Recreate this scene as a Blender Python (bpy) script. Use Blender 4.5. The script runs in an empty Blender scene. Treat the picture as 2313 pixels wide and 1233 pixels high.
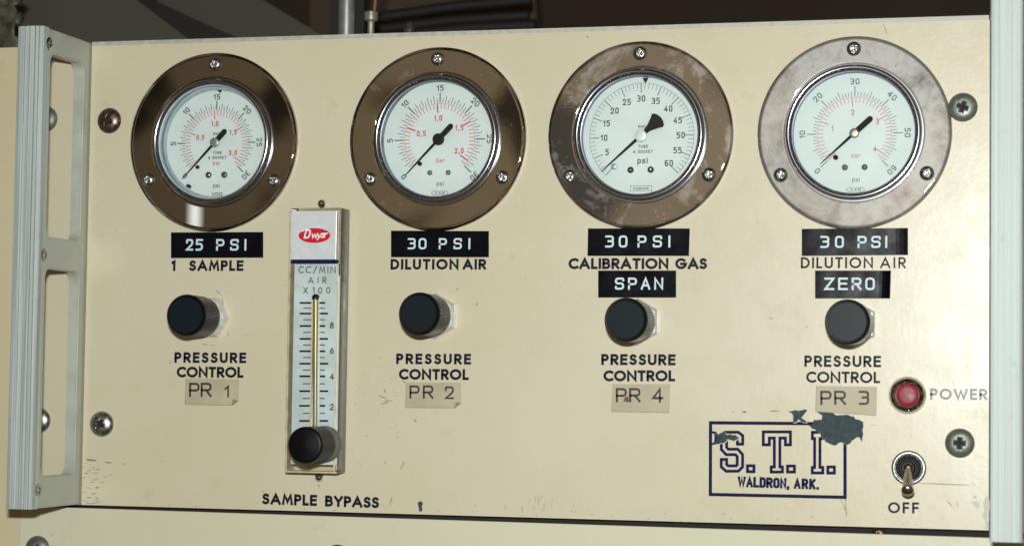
import bpy, bmesh, math, random
import numpy as np
from mathutils import Matrix, Vector
random.seed(7)
S = 0.001                       # everything below is written in millimetres
sc = bpy.context.scene
col = sc.collection
pi = math.pi

# ------------------------------------------------------------------ camera
YAW, PITCH, ROLL = 0.2637005, 0.0537555, -0.0135587
CAM = (477.6, -987.417, 54.837)
FPX = 5106.2                    # focal length in pixels of a 2313 px wide picture
def rot(a, b, c):
    ca, sa, cb, sb, cc, s_ = math.cos(a), math.sin(a), math.cos(b), math.sin(b), math.cos(c), math.sin(c)
    return (np.array([[ca,-sa,0],[sa,ca,0],[0,0,1]]) @ np.array([[1,0,0],[0,cb,-sb],[0,sb,cb]])
            @ np.array([[cc,0,s_],[0,1,0],[-s_,0,cc]]))
R = rot(YAW, PITCH, ROLL)
cam = bpy.data.cameras.new('camera'); co = bpy.data.objects.new('camera', cam); col.objects.link(co)
Rb = R @ np.array([[1,0,0],[0,0,-1],[0,1,0]])
M = Matrix([list(Rb[0])+[CAM[0]*S], list(Rb[1])+[CAM[1]*S], list(Rb[2])+[CAM[2]*S], [0,0,0,1]])
co.matrix_world = M
cam.sensor_width = 36; cam.lens = FPX/2313*36; cam.clip_start = .01; cam.clip_end = 50
cam.dof.use_dof = True; cam.dof.focus_distance = 1.03; cam.dof.aperture_fstop = 11.0
sc.camera = co

# ------------------------------------------------------------------ world: dim warm room light
w = bpy.data.worlds.new('World'); sc.world = w; w.use_nodes = True
nt = w.node_tree; nt.nodes.clear()
o_ = nt.nodes.new('ShaderNodeOutputWorld'); bg = nt.nodes.new('ShaderNodeBackground')
tc = nt.nodes.new('ShaderNodeTexCoord'); nz = nt.nodes.new('ShaderNodeTexNoise'); cr = nt.nodes.new('ShaderNodeValToRGB')
nz.inputs['Scale'].default_value = 19; nz.inputs['Detail'].default_value = 3; nz.inputs['Distortion'].default_value = .4
nt.links.new(tc.outputs['Generated'], nz.inputs['Vector']); nt.links.new(nz.outputs['Fac'], cr.inputs['Fac'])
cr.color_ramp.elements[0].position = .455; cr.color_ramp.elements[0].color = (.030,.022,.012,1)
cr.color_ramp.elements[1].position = .52; cr.color_ramp.elements[1].color = (.225,.165,.088,1)
n2w = nt.nodes.new('ShaderNodeTexNoise'); n2w.inputs['Scale'].default_value = 3.2; n2w.inputs['Detail'].default_value = 1.5
cr2 = nt.nodes.new('ShaderNodeValToRGB'); nt.links.new(tc.outputs['Generated'], n2w.inputs['Vector']); nt.links.new(n2w.outputs['Fac'], cr2.inputs['Fac'])
cr2.color_ramp.elements[0].position = .54; cr2.color_ramp.elements[0].color = (.016,.010,.006,1)
cr2.color_ramp.elements[1].position = .59; cr2.color_ramp.elements[1].color = (.16,.115,.080,1)
sx = nt.nodes.new('ShaderNodeSeparateXYZ'); nt.links.new(tc.outputs['Generated'], sx.inputs[0])
mr = nt.nodes.new('ShaderNodeMapRange'); mr.inputs['From Min'].default_value = -.84; mr.inputs['From Max'].default_value = -.74
nt.links.new(sx.outputs['Y'], mr.inputs['Value'])
mw = nt.nodes.new('ShaderNodeMix'); mw.data_type = 'RGBA'; nt.links.new(mr.outputs['Result'], mw.inputs['Factor'])
mgx = nt.nodes.new('ShaderNodeMapRange'); mgx.inputs['From Min'].default_value = -.45; mgx.inputs['From Max'].default_value = -.08
mgx.inputs['To Min'].default_value = .42; mgx.inputs['To Max'].default_value = 1.35; nt.links.new(sx.outputs['X'], mgx.inputs['Value'])
vsc = nt.nodes.new('ShaderNodeVectorMath'); vsc.operation = 'SCALE'; nt.links.new(cr.outputs['Color'], vsc.inputs[0]); nt.links.new(mgx.outputs['Result'], vsc.inputs['Scale'])
nt.links.new(vsc.outputs[0], mw.inputs['A']); nt.links.new(cr2.outputs['Color'], mw.inputs['B'])
nt.links.new(mw.outputs['Result'], bg.inputs['Color']); bg.inputs['Strength'].default_value = 1.0
nt.links.new(bg.outputs['Background'], o_.inputs['Surface'])

# ------------------------------------------------------------------ the camera's flash, just above the lens
fl = bpy.data.lights.new('camera_flash', 'AREA'); fl.shape = 'RECTANGLE'; fl.size = .036; fl.size_y = .020
fl.energy = 9.2; fl.color = (.985, 1, .985)
fo = bpy.data.objects.new('camera_flash', fl); col.objects.link(fo)
fo.location = (462*S, -985*S, 133*S)
fo.rotation_euler = (Vector((235*S, 0, 100*S))-Vector(fo.location)).to_track_quat('-Z', 'Y').to_euler()

# lamp added behind the camera to reflect a pale oblong in the first flange
wl = bpy.data.lights.new('reflection_lamp', 'AREA'); wl.shape = 'RECTANGLE'; wl.size = .0125; wl.size_y = .070; wl.energy = .0042; wl.color = (.93, 1, .98)
wo = bpy.data.objects.new('reflection_lamp', wl); col.objects.link(wo); wo.location = (-.530, -1.376, .232)
wo.rotation_euler = (Vector((.0565, 0, .135))-Vector(wo.location)).to_track_quat('-Z', 'Y').to_euler()

sc.view_settings.view_transform = 'Standard'; sc.view_settings.look = 'None'
sc.view_settings.exposure = 0.0; sc.view_settings.gamma = 1
try: sc.cycles.max_bounces = 8; sc.cycles.transparent_max_bounces = 12
except Exception: pass

def at(px, py, h=0.0):
    """photo pixel -> (x, z) in mm on the plane h millimetres in front of the panel face"""
    d = R @ np.array([(px-1156.5)/FPX, 1, -(py-616.5)/FPX])
    t = (-h-CAM[1])/d[1]
    return (CAM[0]+d[0]*t, CAM[2]+d[2]*t)

# ------------------------------------------------------------------ materials
def newmat(name):
    m = bpy.data.materials.new(name); m.use_nodes = True
    return m, m.node_tree, m.node_tree.nodes['Principled BSDF']
def N(nt, t, **kw):
    n = nt.nodes.new(t)
    for k, v in kw.items(): n.inputs[k].default_value = v
    return n
def ramp(nt, src, stops):
    r = nt.nodes.new('ShaderNodeValToRGB'); e = r.color_ramp.elements
    while len(e) < len(stops): e.new(.5)
    for i, (p, c) in enumerate(stops):
        e[i].position = p; e[i].color = (*c, 1) if len(c) == 3 else c
    nt.links.new(src, r.inputs['Fac']); return r
def objco(nt, scale=(1,1,1), rotz=0):
    t = nt.nodes.new('ShaderNodeTexCoord'); mp = nt.nodes.new('ShaderNodeMapping')
    mp.inputs['Scale'].default_value = scale; mp.inputs['Rotation'].default_value = (0, rotz, 0)
    nt.links.new(t.outputs['Object'], mp.inputs['Vector']); return mp.outputs['Vector']
def plain(name, c, rough=.5, metal=0, noise=0, nscale=300, bump=0, spec=.5):
    m, nt, b = newmat(name)
    b.inputs['Base Color'].default_value = (*c, 1); b.inputs['Roughness'].default_value = rough
    b.inputs['Metallic'].default_value = metal; b.inputs['Specular IOR Level'].default_value = spec
    v = objco(nt)
    n = N(nt, 'ShaderNodeTexNoise', Scale=nscale, Detail=5); nt.links.new(v, n.inputs['Vector'])
    if noise:
        r = ramp(nt, n.outputs['Fac'], [(.3, tuple(x*(1-noise) for x in c)), (.7, tuple(min(1, x*(1+noise)) for x in c))])
        nt.links.new(r.outputs['Color'], b.inputs['Base Color'])
        rr = ramp(nt, n.outputs['Fac'], [(.3, (rough*.8,)*3), (.7, (min(1, rough*1.25),)*3)])
        nt.links.new(rr.outputs['Color'], b.inputs['Roughness'])
    if bump:
        bp = N(nt, 'ShaderNodeBump', Strength=bump, Distance=.0002)
        nt.links.new(n.outputs['Fac'], bp.inputs['Height']); nt.links.new(bp.outputs['Normal'], b.inputs['Normal'])
    return m

def paint(name, c1, c2, c3, rough=.33):
    m, nt, b = newmat(name)
    v = objco(nt)
    n1 = N(nt, 'ShaderNodeTexNoise', Scale=7, Detail=4, Roughness=.55); nt.links.new(v, n1.inputs['Vector'])
    n2 = N(nt, 'ShaderNodeTexNoise', Scale=46, Detail=8, Roughness=.7); nt.links.new(v, n2.inputs['Vector'])
    a = ramp(nt, n1.outputs['Fac'], [(.3, c1), (.7, c2)])
    mk = ramp(nt, n2.outputs['Fac'], [(.60, (0,0,0)), (.80, (1,1,1))])
    mx = nt.nodes.new('ShaderNodeMix'); mx.data_type = 'RGBA'
    mm = nt.nodes.new('ShaderNodeMath'); mm.operation = 'MULTIPLY'; mm.inputs[1].default_value = .9
    nt.links.new(mk.outputs['Color'], mm.inputs[0]); nt.links.new(mm.outputs[0], mx.inputs['Factor'])
    nt.links.new(a.outputs['Color'], mx.inputs['A']); mx.inputs['B'].default_value = (*c3, 1)
    # small dark specks of dirt
    vo = N(nt, 'ShaderNodeTexVoronoi', Scale=110); nt.links.new(v, vo.inputs['Vector'])
    n4 = N(nt, 'ShaderNodeTexNoise', Scale=16, Detail=3); nt.links.new(v, n4.inputs['Vector'])
    sp = nt.nodes.new('ShaderNodeMath'); sp.operation = 'MULTIPLY'
    r1 = ramp(nt, vo.outputs['Distance'], [(.03, (1,1,1)), (.10, (0,0,0))])
    r2 = ramp(nt, n4.outputs['Fac'], [(.57, (0,0,0)), (.70, (.7,.7,.7))])
    nt.links.new(r1.outputs['Color'], sp.inputs[0]); nt.links.new(r2.outputs['Color'], sp.inputs[1])
    m2 = nt.nodes.new('ShaderNodeMix'); m2.data_type = 'RGBA'
    nt.links.new(sp.outputs[0], m2.inputs['Factor']); nt.links.new(mx.outputs['Result'], m2.inputs['A'])
    m2.inputs['B'].default_value = (c3[0]*.5, c3[1]*.5, c3[2]*.5, 1)
    nt.links.new(m2.outputs['Result'], b.inputs['Base Color'])
    rr = ramp(nt, n2.outputs['Fac'], [(.3, (rough*.85,)*3), (.75, (rough*1.5,)*3)])
    nt.links.new(rr.outputs['Color'], b.inputs['Roughness'])
    n3 = N(nt, 'ShaderNodeTexNoise', Scale=500, Detail=3); nt.links.new(v, n3.inputs['Vector'])
    ad = nt.nodes.new('ShaderNodeMath'); ad.operation = 'MULTIPLY_ADD'; ad.inputs[1].default_value = 5
    nt.links.new(n2.outputs['Fac'], ad.inputs[0]); nt.links.new(n3.outputs['Fac'], ad.inputs[2])
    bp = N(nt, 'ShaderNodeBump', Strength=.30, Distance=.00008)
    nt.links.new(ad.outputs[0], bp.inputs['Height']); nt.links.new(bp.outputs['Normal'], b.inputs['Normal'])
    return m

def chrome(name, tarnish=.1, seed=0, c=(.66,.645,.62), dark=(.16,.11,.07), base_rough=.05):
    """polished plate; tarnish raises cloudy, scratched, rougher areas"""
    m, nt, b = newmat(name)
    b.inputs['Metallic'].default_value = 1
    v = objco(nt)
    a = nt.nodes.new('ShaderNodeVectorMath'); a.operation = 'ADD'; a.inputs[1].default_value = (seed*.7, seed*.3, seed*.5)
    nt.links.new(v, a.inputs[0]); v = a.outputs[0]
    n1 = N(nt, 'ShaderNodeTexNoise', Scale=38, Detail=9, Roughness=.68, Distortion=.6); nt.links.new(v, n1.inputs['Vector'])
    n2 = N(nt, 'ShaderNodeTexNoise', Scale=240, Detail=6, Roughness=.75); nt.links.new(v, n2.inputs['Vector'])
    p = .76-.36*tarnish
    k1 = ramp(nt, n1.outputs['Fac'], [(p-.02-.16*tarnish, (.0,.0,.0) if tarnish < .6 else (.06,.06,.06)), (p+.13, (.9,.9,.9))])
    k2 = ramp(nt, n2.outputs['Fac'], [(.30, (.35,.35,.35)), (.62, (1,1,1))])
    mu = nt.nodes.new('ShaderNodeMath'); mu.operation = 'MULTIPLY'
    nt.links.new(k1.outputs['Color'], mu.inputs[0]); nt.links.new(k2.outputs['Color'], mu.inputs[1])
    mx = nt.nodes.new('ShaderNodeMix'); mx.data_type = 'RGBA'
    nt.links.new(mu.outputs[0], mx.inputs['Factor'])
    mx.inputs['A'].default_value = (*c, 1); mx.inputs['B'].default_value = (.29, .295, .27, 1)
    # fine pits
    vo = N(nt, 'ShaderNodeTexVoronoi', Scale=330); nt.links.new(v, vo.inputs['Vector'])
    pr = ramp(nt, vo.outputs['Distance'], [(.05, (1,1,1)), (.16, (0,0,0))])
    pm = nt.nodes.new('ShaderNodeMath'); pm.operation = 'MULTIPLY'
    n5 = N(nt, 'ShaderNodeTexNoise', Scale=70, Detail=2); nt.links.new(v, n5.inputs['Vector'])
    k5 = ramp(nt, n5.outputs['Fac'], [(.62-.15*tarnish, (0,0,0)), (.72-.15*tarnish, (1,1,1))])
    nt.links.new(pr.outputs['Color'], pm.inputs[0]); nt.links.new(k5.outputs['Color'], pm.inputs[1])
    m2 = nt.nodes.new('ShaderNodeMix'); m2.data_type = 'RGBA'
    nt.links.new(pm.outputs[0], m2.inputs['Factor']); nt.links.new(mx.outputs['Result'], m2.inputs['A'])
    m2.inputs['B'].default_value = (*dark, 1)
    nt.links.new(m2.outputs['Result'], b.inputs['Base Color'])
    mxr = nt.nodes.new('ShaderNodeMath'); mxr.operation = 'MAXIMUM'
    nt.links.new(mu.outputs[0], mxr.inputs[0]); nt.links.new(pm.outputs[0], mxr.inputs[1])
    # haze: the polished surface shows through a partial film of dull deposit
    b.inputs['Roughness'].default_value = base_rough; b.inputs['Base Color'].default_value = (*c, 1)
    for l in list(b.inputs['Base Color'].links): nt.links.remove(l)
    b2 = nt.nodes.new('ShaderNodeBsdfPrincipled'); b2.inputs['Metallic'].default_value = .8; b2.inputs['Roughness'].default_value = .58
    nt.links.new(m2.outputs['Result'], b2.inputs['Base Color'])
    fa = ramp(nt, mxr.outputs[0], [(0, (.01+.24*max(0, tarnish-.3),)*3), (.85, (min(.95, .5+.6*tarnish),)*3)])
    ms = nt.nodes.new('ShaderNodeMixShader'); nt.links.new(fa.outputs['Color'], ms.inputs[0])
    nt.links.new(b.outputs[0], ms.inputs[1]); nt.links.new(b2.outputs[0], ms.inputs[2])
    out = [n for n in nt.nodes if n.type == 'OUTPUT_MATERIAL'][0]; nt.links.new(ms.outputs[0], out.inputs['Surface'])
    # scratches: stretched noise
    v2 = objco(nt, (500, 500, 1100), .9+seed)
    n3 = N(nt, 'ShaderNodeTexNoise', Scale=1, Detail=3); nt.links.new(v2, n3.inputs['Vector'])
    su = nt.nodes.new('ShaderNodeMath'); su.operation = 'ADD'
    nt.links.new(n3.outputs['Fac'], su.inputs[0]); nt.links.new(n2.outputs['Fac'], su.inputs[1])
    bp = N(nt, 'ShaderNodeBump', Strength=.14*tarnish**1.2, Distance=.00006)
    nt.links.new(su.outputs[0], bp.inputs['Height']); nt.links.new(bp.outputs['Normal'], b.inputs['Normal']); nt.links.new(bp.outputs['Normal'], b2.inputs['Normal'])
    return m

def brushed(name, c, rough=.38, metal=.85):
    m, nt, b = newmat(name)
    b.inputs['Metallic'].default_value = metal
    v = objco(nt, (650, 300, 5))
    n = N(nt, 'ShaderNodeTexNoise', Scale=1, Detail=5, Roughness=.65); nt.links.new(v, n.inputs['Vector'])
    v2 = objco(nt)
    n2 = N(nt, 'ShaderNodeTexNoise', Scale=90, Detail=6, Roughness=.7); nt.links.new(v2, n2.inputs['Vector'])
    r = ramp(nt, n.outputs['Fac'], [(.32, tuple(x*.62 for x in c)), (.5, c), (.68, tuple(min(1, x*1.28) for x in c))])
    k = ramp(nt, n2.outputs['Fac'], [(.60, (0,0,0)), (.78, (.8,.8,.8))])
    mx = nt.nodes.new('ShaderNodeMix'); mx.data_type = 'RGBA'
    nt.links.new(k.outputs['Color'], mx.inputs['Factor']); nt.links.new(r.outputs['Color'], mx.inputs['A'])
    mx.inputs['B'].default_value = (c[0]*.45, c[1]*.47, c[2]*.46, 1)
    nt.links.new(mx.outputs['Result'], b.inputs['Base Color'])
    rr = ramp(nt, n.outputs['Fac'], [(.3, (rough*.8,)*3), (.7, (rough*1.3,)*3)])
    nt.links.new(rr.outputs['Color'], b.inputs['Roughness'])
    bp = N(nt, 'ShaderNodeBump', Strength=.25, Distance=.0001)
    nt.links.new(n.outputs['Fac'], bp.inputs['Height']); nt.links.new(bp.outputs['Normal'], b.inputs['Normal'])
    return m

def clear(name, tint=(1,1,1), gloss=.05, f=1.5):
    m = bpy.data.materials.new(name); m.use_nodes = True; nt = m.node_tree; nt.nodes.clear()
    o = nt.nodes.new('ShaderNodeOutputMaterial'); t = N(nt, 'ShaderNodeBsdfTransparent', Color=(*tint, 1))
    g = N(nt, 'ShaderNodeBsdfGlossy', Roughness=gloss); fr = N(nt, 'ShaderNodeFresnel', IOR=f)
    mx = nt.nodes.new('ShaderNodeMixShader')
    nt.links.new(fr.outputs[0], mx.inputs[0]); nt.links.new(t.outputs[0], mx.inputs[1]); nt.links.new(g.outputs[0], mx.inputs[2])
    nt.links.new(mx.outputs[0], o.inputs['Surface']); return m

MT = dict(
    cream=paint('cream_paint', (.605,.560,.395), (.650,.625,.468), (.52,.455,.27), .275),
    cream_low=paint('cream_paint_lower', (.62,.61,.44), (.66,.65,.48), (.52,.50,.33), .4),
    post=paint('post_paint', (.60,.54,.35), (.64,.58,.39), (.48,.41,.25), .45),
    ink=plain('print_ink', (.006,.006,.020), .55, spec=.2, noise=.3, nscale=600),
    ink_blue=plain('blue_print_ink', (.006,.007,.060), .6, spec=.12, noise=.35, nscale=500),
    ink_glare=plain('worn_glare_ink', (.11,.15,.17), .4, noise=.5, nscale=900),  # grey-blue tone holds painted flash glare as well as wear
    dial_ink=plain('dial_ink', (.015,.02,.03), .6),
    dial_grey=plain('dial_grey_ink', (.10,.13,.14), .6),
    dial_red=plain('dial_red_ink', (.60,.045,.08), .6),
    dial_pink=plain('dial_pink_ink', (.68,.20,.27), .6),
    dial=plain('dial_white', (.73,.775,.755), .45, noise=.03, nscale=60),
    black=plain('pointer_black', (.004,.005,.009), .6, spec=.2),
    plastic=plain('knob_black_plastic', (.005,.005,.005), .26, noise=.15, nscale=300, spec=.22),
    capface=plain('knob_cap_face', (.008,.014,.018), .38, spec=.15),
    rim=plain('knob_rim_black', (.003,.003,.004), .42, spec=.2),
    tape=plain('label_tape_black', (.002,.003,.007), .2, spec=.3, noise=.3, nscale=120, bump=.25),
    emboss=plain('embossed_white', (.62,.78,.84), .5),
    paper=plain('aged_paper', (.46,.42,.285), .5, noise=.12, nscale=75, bump=.6),
    edgedark=plain('sticker_dark_edge', (.24,.21,.13), .6, noise=.3, nscale=500),
    typed=plain('typed_ink', (.03,.028,.022), .6),
    alu=brushed('brushed_aluminium', (.50,.56,.55), .58, .2),
    scaleplate=plain('scale_plate_aluminium', (.64,.74,.78), .36, metal=.3, noise=.05, nscale=120, bump=.1),
    alu_plate=plain('anodised_side', (.50,.54,.47), .5, metal=.15, noise=.10, nscale=70, bump=.1),
    alu_inner=plain('anodised_cutout', (.45,.5,.44), .5, metal=.2, noise=.08, nscale=120),
    bare=plain('bare_metal_edge', (.46,.46,.41), .5, metal=.1, noise=.15, nscale=260),
    chrome=chrome('chrome_clean', .05, 0),
    ringchrome=chrome('chrome_ring', .0, 3, (.50,.51,.56), base_rough=.20),
    steel=plain('screw_steel', (.42,.43,.42), .30, metal=1, noise=.25, nscale=500, bump=.2),
    rusty=plain('screw_rusted', (.17,.12,.095), .36, metal=.9, noise=.5, nscale=500, bump=.4),
    zinc=plain('screw_dull_zinc', (.18,.20,.175), .46, metal=.55, noise=.18, nscale=300, bump=.15),
    nut=plain('nut_nickel', (.80,.82,.80), .28, metal=.5, noise=.12, nscale=300, bump=.15),
    brass=plain('hub_brass', (.45,.36,.26), .35, metal=.8, noise=.2, nscale=900),
    hubgrey=plain('hub_grey', (.33,.35,.34), .4, metal=.6, noise=.2, nscale=900),
    silver=plain('silver_plate', (.72,.77,.79), .35, metal=.2, noise=.015, nscale=260, bump=.1),
    sleeve=plain('gauge_sleeve', (.16,.19,.22), .35, metal=.6, noise=.1),
    sleeve_lt=plain('gauge_sleeve_light', (.42,.50,.52), .4, metal=.3, noise=.1),
    glass=clear('gauge_glass', (.97,.99,.99)),
    acrylic=clear('clear_acrylic', (.97,.965,.93), .08, 1.49),
    acedge=plain('acrylic_refraction_edge', (.62,.54,.40), .3, noise=.2, nscale=200),
    acside=plain('acrylic_refraction_stripe', (.36,.36,.30), .3, noise=.4, nscale=200),
    bore=plain('flow_bore', (.26,.25,.16), .3, metal=.2, noise=.3, nscale=60),
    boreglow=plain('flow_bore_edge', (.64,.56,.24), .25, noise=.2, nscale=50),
    red=plain('logo_red', (.60,.012,.03), .35),
    white=plain('logo_white', (.85,.85,.85), .4),
    lens=plain('red_lens', (.26,.018,.035), .45, noise=.2, nscale=500),
    chip=plain('exposed_primer', (.040,.062,.070), .65, noise=.6, nscale=420, bump=.5, spec=.25),
    chiplip=plain('chipped_paint_edge', (.74,.70,.55), .5, noise=.1, nscale=300),
    scuff=plain('scuff_dark', (.20,.20,.16), .6, noise=.4, nscale=700),
    scufflt=plain('scuff_light', (.42,.41,.30), .6, noise=.3, nscale=700),
    lever=plain('lever_tarnished', (.42,.38,.33), .22, metal=1, noise=.2, nscale=300),
    dark=plain('dark_gap', (.012,.010,.010), .8),
    olive=plain('olive_sheet', (.062,.060,.045), .7, noise=.12, nscale=9),
    brown=plain('brown_board', (.055,.036,.020), .8, noise=.3, nscale=12),
    brown2=plain('brown_far', (.028,.018,.010), .9, noise=.3, nscale=8),
    blackish=plain('rubber_black', (.010,.009,.008), .7),
    pipe=plain('steel_pipe', (.36,.40,.40), .35, metal=.6, noise=.1, nscale=90),
    fitting=plain('fitting_metal', (.42,.42,.34), .35, metal=.6, noise=.3, nscale=150),
    copper=plain('copper_tube', (.28,.13,.08), .4, metal=.7),
    crumple=plain('crumpled_foil', (.06,.055,.038), .55, metal=.1, noise=.6, nscale=120, bump=.5),
)

# ------------------------------------------------------------------ mesh helpers
def mkobj(name, vs, fs, mat, parent=None, smooth=False, sharp=35, extra=None):
    me = bpy.data.meshes.new(name)
    me.from_pydata([(x*S, y*S, z*S) for x, y, z in vs], [], fs)
    bm = bmesh.new(); bm.from_mesh(me); bmesh.ops.recalc_face_normals(bm, faces=bm.faces); bm.to_mesh(me); bm.free()
    if smooth:
        me.shade_smooth()
        try: me.set_sharp_from_angle(angle=math.radians(sharp))
        except Exception: pass
    me.materials.append(MT[mat] if isinstance(mat, str) else mat)
    o = bpy.data.objects.new(name, me); col.objects.link(o)
    if parent is not None: o.parent = parent
    return o
def thing(name, label, cat, loc=(0,0,0), group=None):
    o = bpy.data.objects.new(name, None); col.objects.link(o); o.empty_display_size = .01
    o.location = tuple(v*S for v in loc); o['label'] = label; o['category'] = cat
    if group: o['group'] = group
    return o
def tag(o, label=None, cat=None, group=None, kind=None):
    if label: o['label'] = label
    if cat: o['category'] = cat
    if group: o['group'] = group
    if kind: o['kind'] = kind
    return o

class G:
    """collects geometry"""
    def __init__(s): s.v = []; s.f = []
    def add(s, v, f):
        n = len(s.v); s.v += list(v); s.f += [tuple(i+n for i in q) for q in f]; return s
    def box(s, x0, x1, y0, y1, z0, z1):
        v = [(x,y,z) for x in (x0,x1) for y in (y0,y1) for z in (z0,z1)]
        return s.add(v, [(0,1,3,2),(4,6,7,5),(0,4,5,1),(2,3,7,6),(0,2,6,4),(1,5,7,3)])
    def bbox(s, x0, x1, y0, y1, z0, z1, b):
        """box with bevelled edges"""
        bm = bmesh.new()
        vs = [bm.verts.new((x,y,z)) for x in (x0,x1) for y in (y0,y1) for z in (z0,z1)]
        for q in [(0,1,3,2),(4,6,7,5),(0,4,5,1),(2,3,7,6),(0,2,6,4),(1,5,7,3)]: bm.faces.new([vs[i] for i in q])
        bmesh.ops.recalc_face_normals(bm, faces=bm.faces)
        bmesh.ops.bevel(bm, geom=bm.edges[:], offset=b, segments=2, profile=.6, affect='EDGES')
        bm.verts.index_update()
        s.add([tuple(v.co) for v in bm.verts], [tuple(v.index for v in f.verts) for f in bm.faces]); bm.free(); return s
    def lathe(s, prof, n=64, c=(0,0,0), mod=None, caps=True):
        """prof: (radius, h) with h toward the viewer (-y)"""
        v = []; f = []
        for r, h in prof:
            for i in range(n):
                a = 2*pi*i/n; rr = r*(mod(i, h) if mod else 1)
                v.append((c[0]+rr*math.cos(a), c[1]-h, c[2]+rr*math.sin(a)))
        for k in range(len(prof)-1):
            for i in range(n):
                j = (i+1) % n; f.append((k*n+i, k*n+j, (k+1)*n+j, (k+1)*n+i))
        if caps:
            for k in (0, len(prof)-1):
                if prof[k][0] > 1e-6: f.append(tuple(range(k*n, k*n+n)))
        return s.add(v, f)
    def tube(s, pts, r, n=12):
        P = [Vector(p) for p in pts]; rings = []; v = []; f = []
        for i, p in enumerate(P):
            d = (P[min(i+1, len(P)-1)]-P[max(i-1, 0)]).normalized()
            u = d.cross(Vector((.13, .97, .21))).normalized(); w_ = d.cross(u)
            rr = r[i] if isinstance(r, (list, tuple)) else r
            for k in range(n):
                a = 2*pi*k/n; v.append(tuple(p+u*rr*math.cos(a)+w_*rr*math.sin(a)))
        for i in range(len(P)-1):
            for k in range(n):
                j = (k+1) % n; f.append((i*n+k, i*n+j, (i+1)*n+j, (i+1)*n+k))
        f.append(tuple(range(n))); f.append(tuple(range((len(P)-1)*n, len(P)*n)))
        return s.add(v, f)
    def prism(s, poly, h0, h1):
        """2-D polygon (x,z) raised from h0 to h1"""
        n = len(poly)
        v = [(x, -h0, z) for x, z in poly]+[(x, -h1, z) for x, z in poly]
        return s.add(v, [tuple(range(n)), tuple(range(n, 2*n))]+[(i, (i+1) % n, n+(i+1) % n, n+i) for i in range(n)])
    def ball(s, c, r, n=20, m=12, sx=1, sy=1, sz=1):
        v = [(c[0], c[1], c[2]+r*sz)]; f = []
        for i in range(1, m):
            t = pi*i/m
            for k in range(n):
                a = 2*pi*k/n; v.append((c[0]+r*sx*math.sin(t)*math.cos(a), c[1]+r*sy*math.sin(t)*math.sin(a), c[2]+r*sz*math.cos(t)))
        v.append((c[0], c[1], c[2]-r*sz)); L = len(v)-1
        for k in range(n): f.append((0, 1+k, 1+(k+1) % n)); f.append((L, L-n+(k+1) % n, L-n+k))
        for i in range(m-2):
            for k in range(n):
                a, b = 1+i*n+k, 1+i*n+(k+1) % n; f.append((a, b, b+n, a+n))
        return s.add(v, f)
    def obj(s, name, mat, parent=None, smooth=False, sharp=35): return mkobj(name, s.v, s.f, mat, parent, smooth, sharp)

def holed_plate(outer, holes, h0, h1):
    """plate with holes: front and back faces plus all walls"""
    bm = bmesh.new()
    def loop(pts):
        vs = [bm.verts.new((x, -h1, z)) for x, z in pts]
        return vs, [bm.edges.new((vs[i], vs[(i+1) % len(vs)])) for i in range(len(vs))]
    loops = [loop(outer)]+[loop(h) for h in holes]
    es = [e for _, l in loops for e in l]
    bmesh.ops.triangle_fill(bm, use_beauty=True, use_dissolve=False, edges=es, normal=(0,-1,0))
    bm.verts.index_update()
    v = [tuple(x.co) for x in bm.verts]; f = [tuple(x.index for x in q.verts) for q in bm.faces]
    n = len(v); v2 = v+[(x, -h0, z) for x, y, z in v]
    f2 = f+[tuple(i+n for i in reversed(q)) for q in f]
    for vs, _ in loops:
        k = len(vs)
        for i in range(k): a, b = vs[i].index, vs[(i+1) % k].index; f2.append((a, b, b+n, a+n))
    bm.free(); g = G(); g.add(v2, f2); return g

def circle(cx, cz, r, n=64, a0=0): return [(cx+r*math.cos(a0+2*pi*i/n), cz+r*math.sin(a0+2*pi*i/n)) for i in range(n)]
def rrect(x0, x1, z0, z1, r, n=6):
    p = []
    for cx, cz, a in ((x1-r, z1-r, 0), (x0+r, z1-r, 90), (x0+r, z0+r, 180), (x1-r, z0+r, 270)):
        for i in range(n+1):
            t = math.radians(a+90*i/n); p.append((cx+r*math.cos(t), cz+r*math.sin(t)))
    return p

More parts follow.
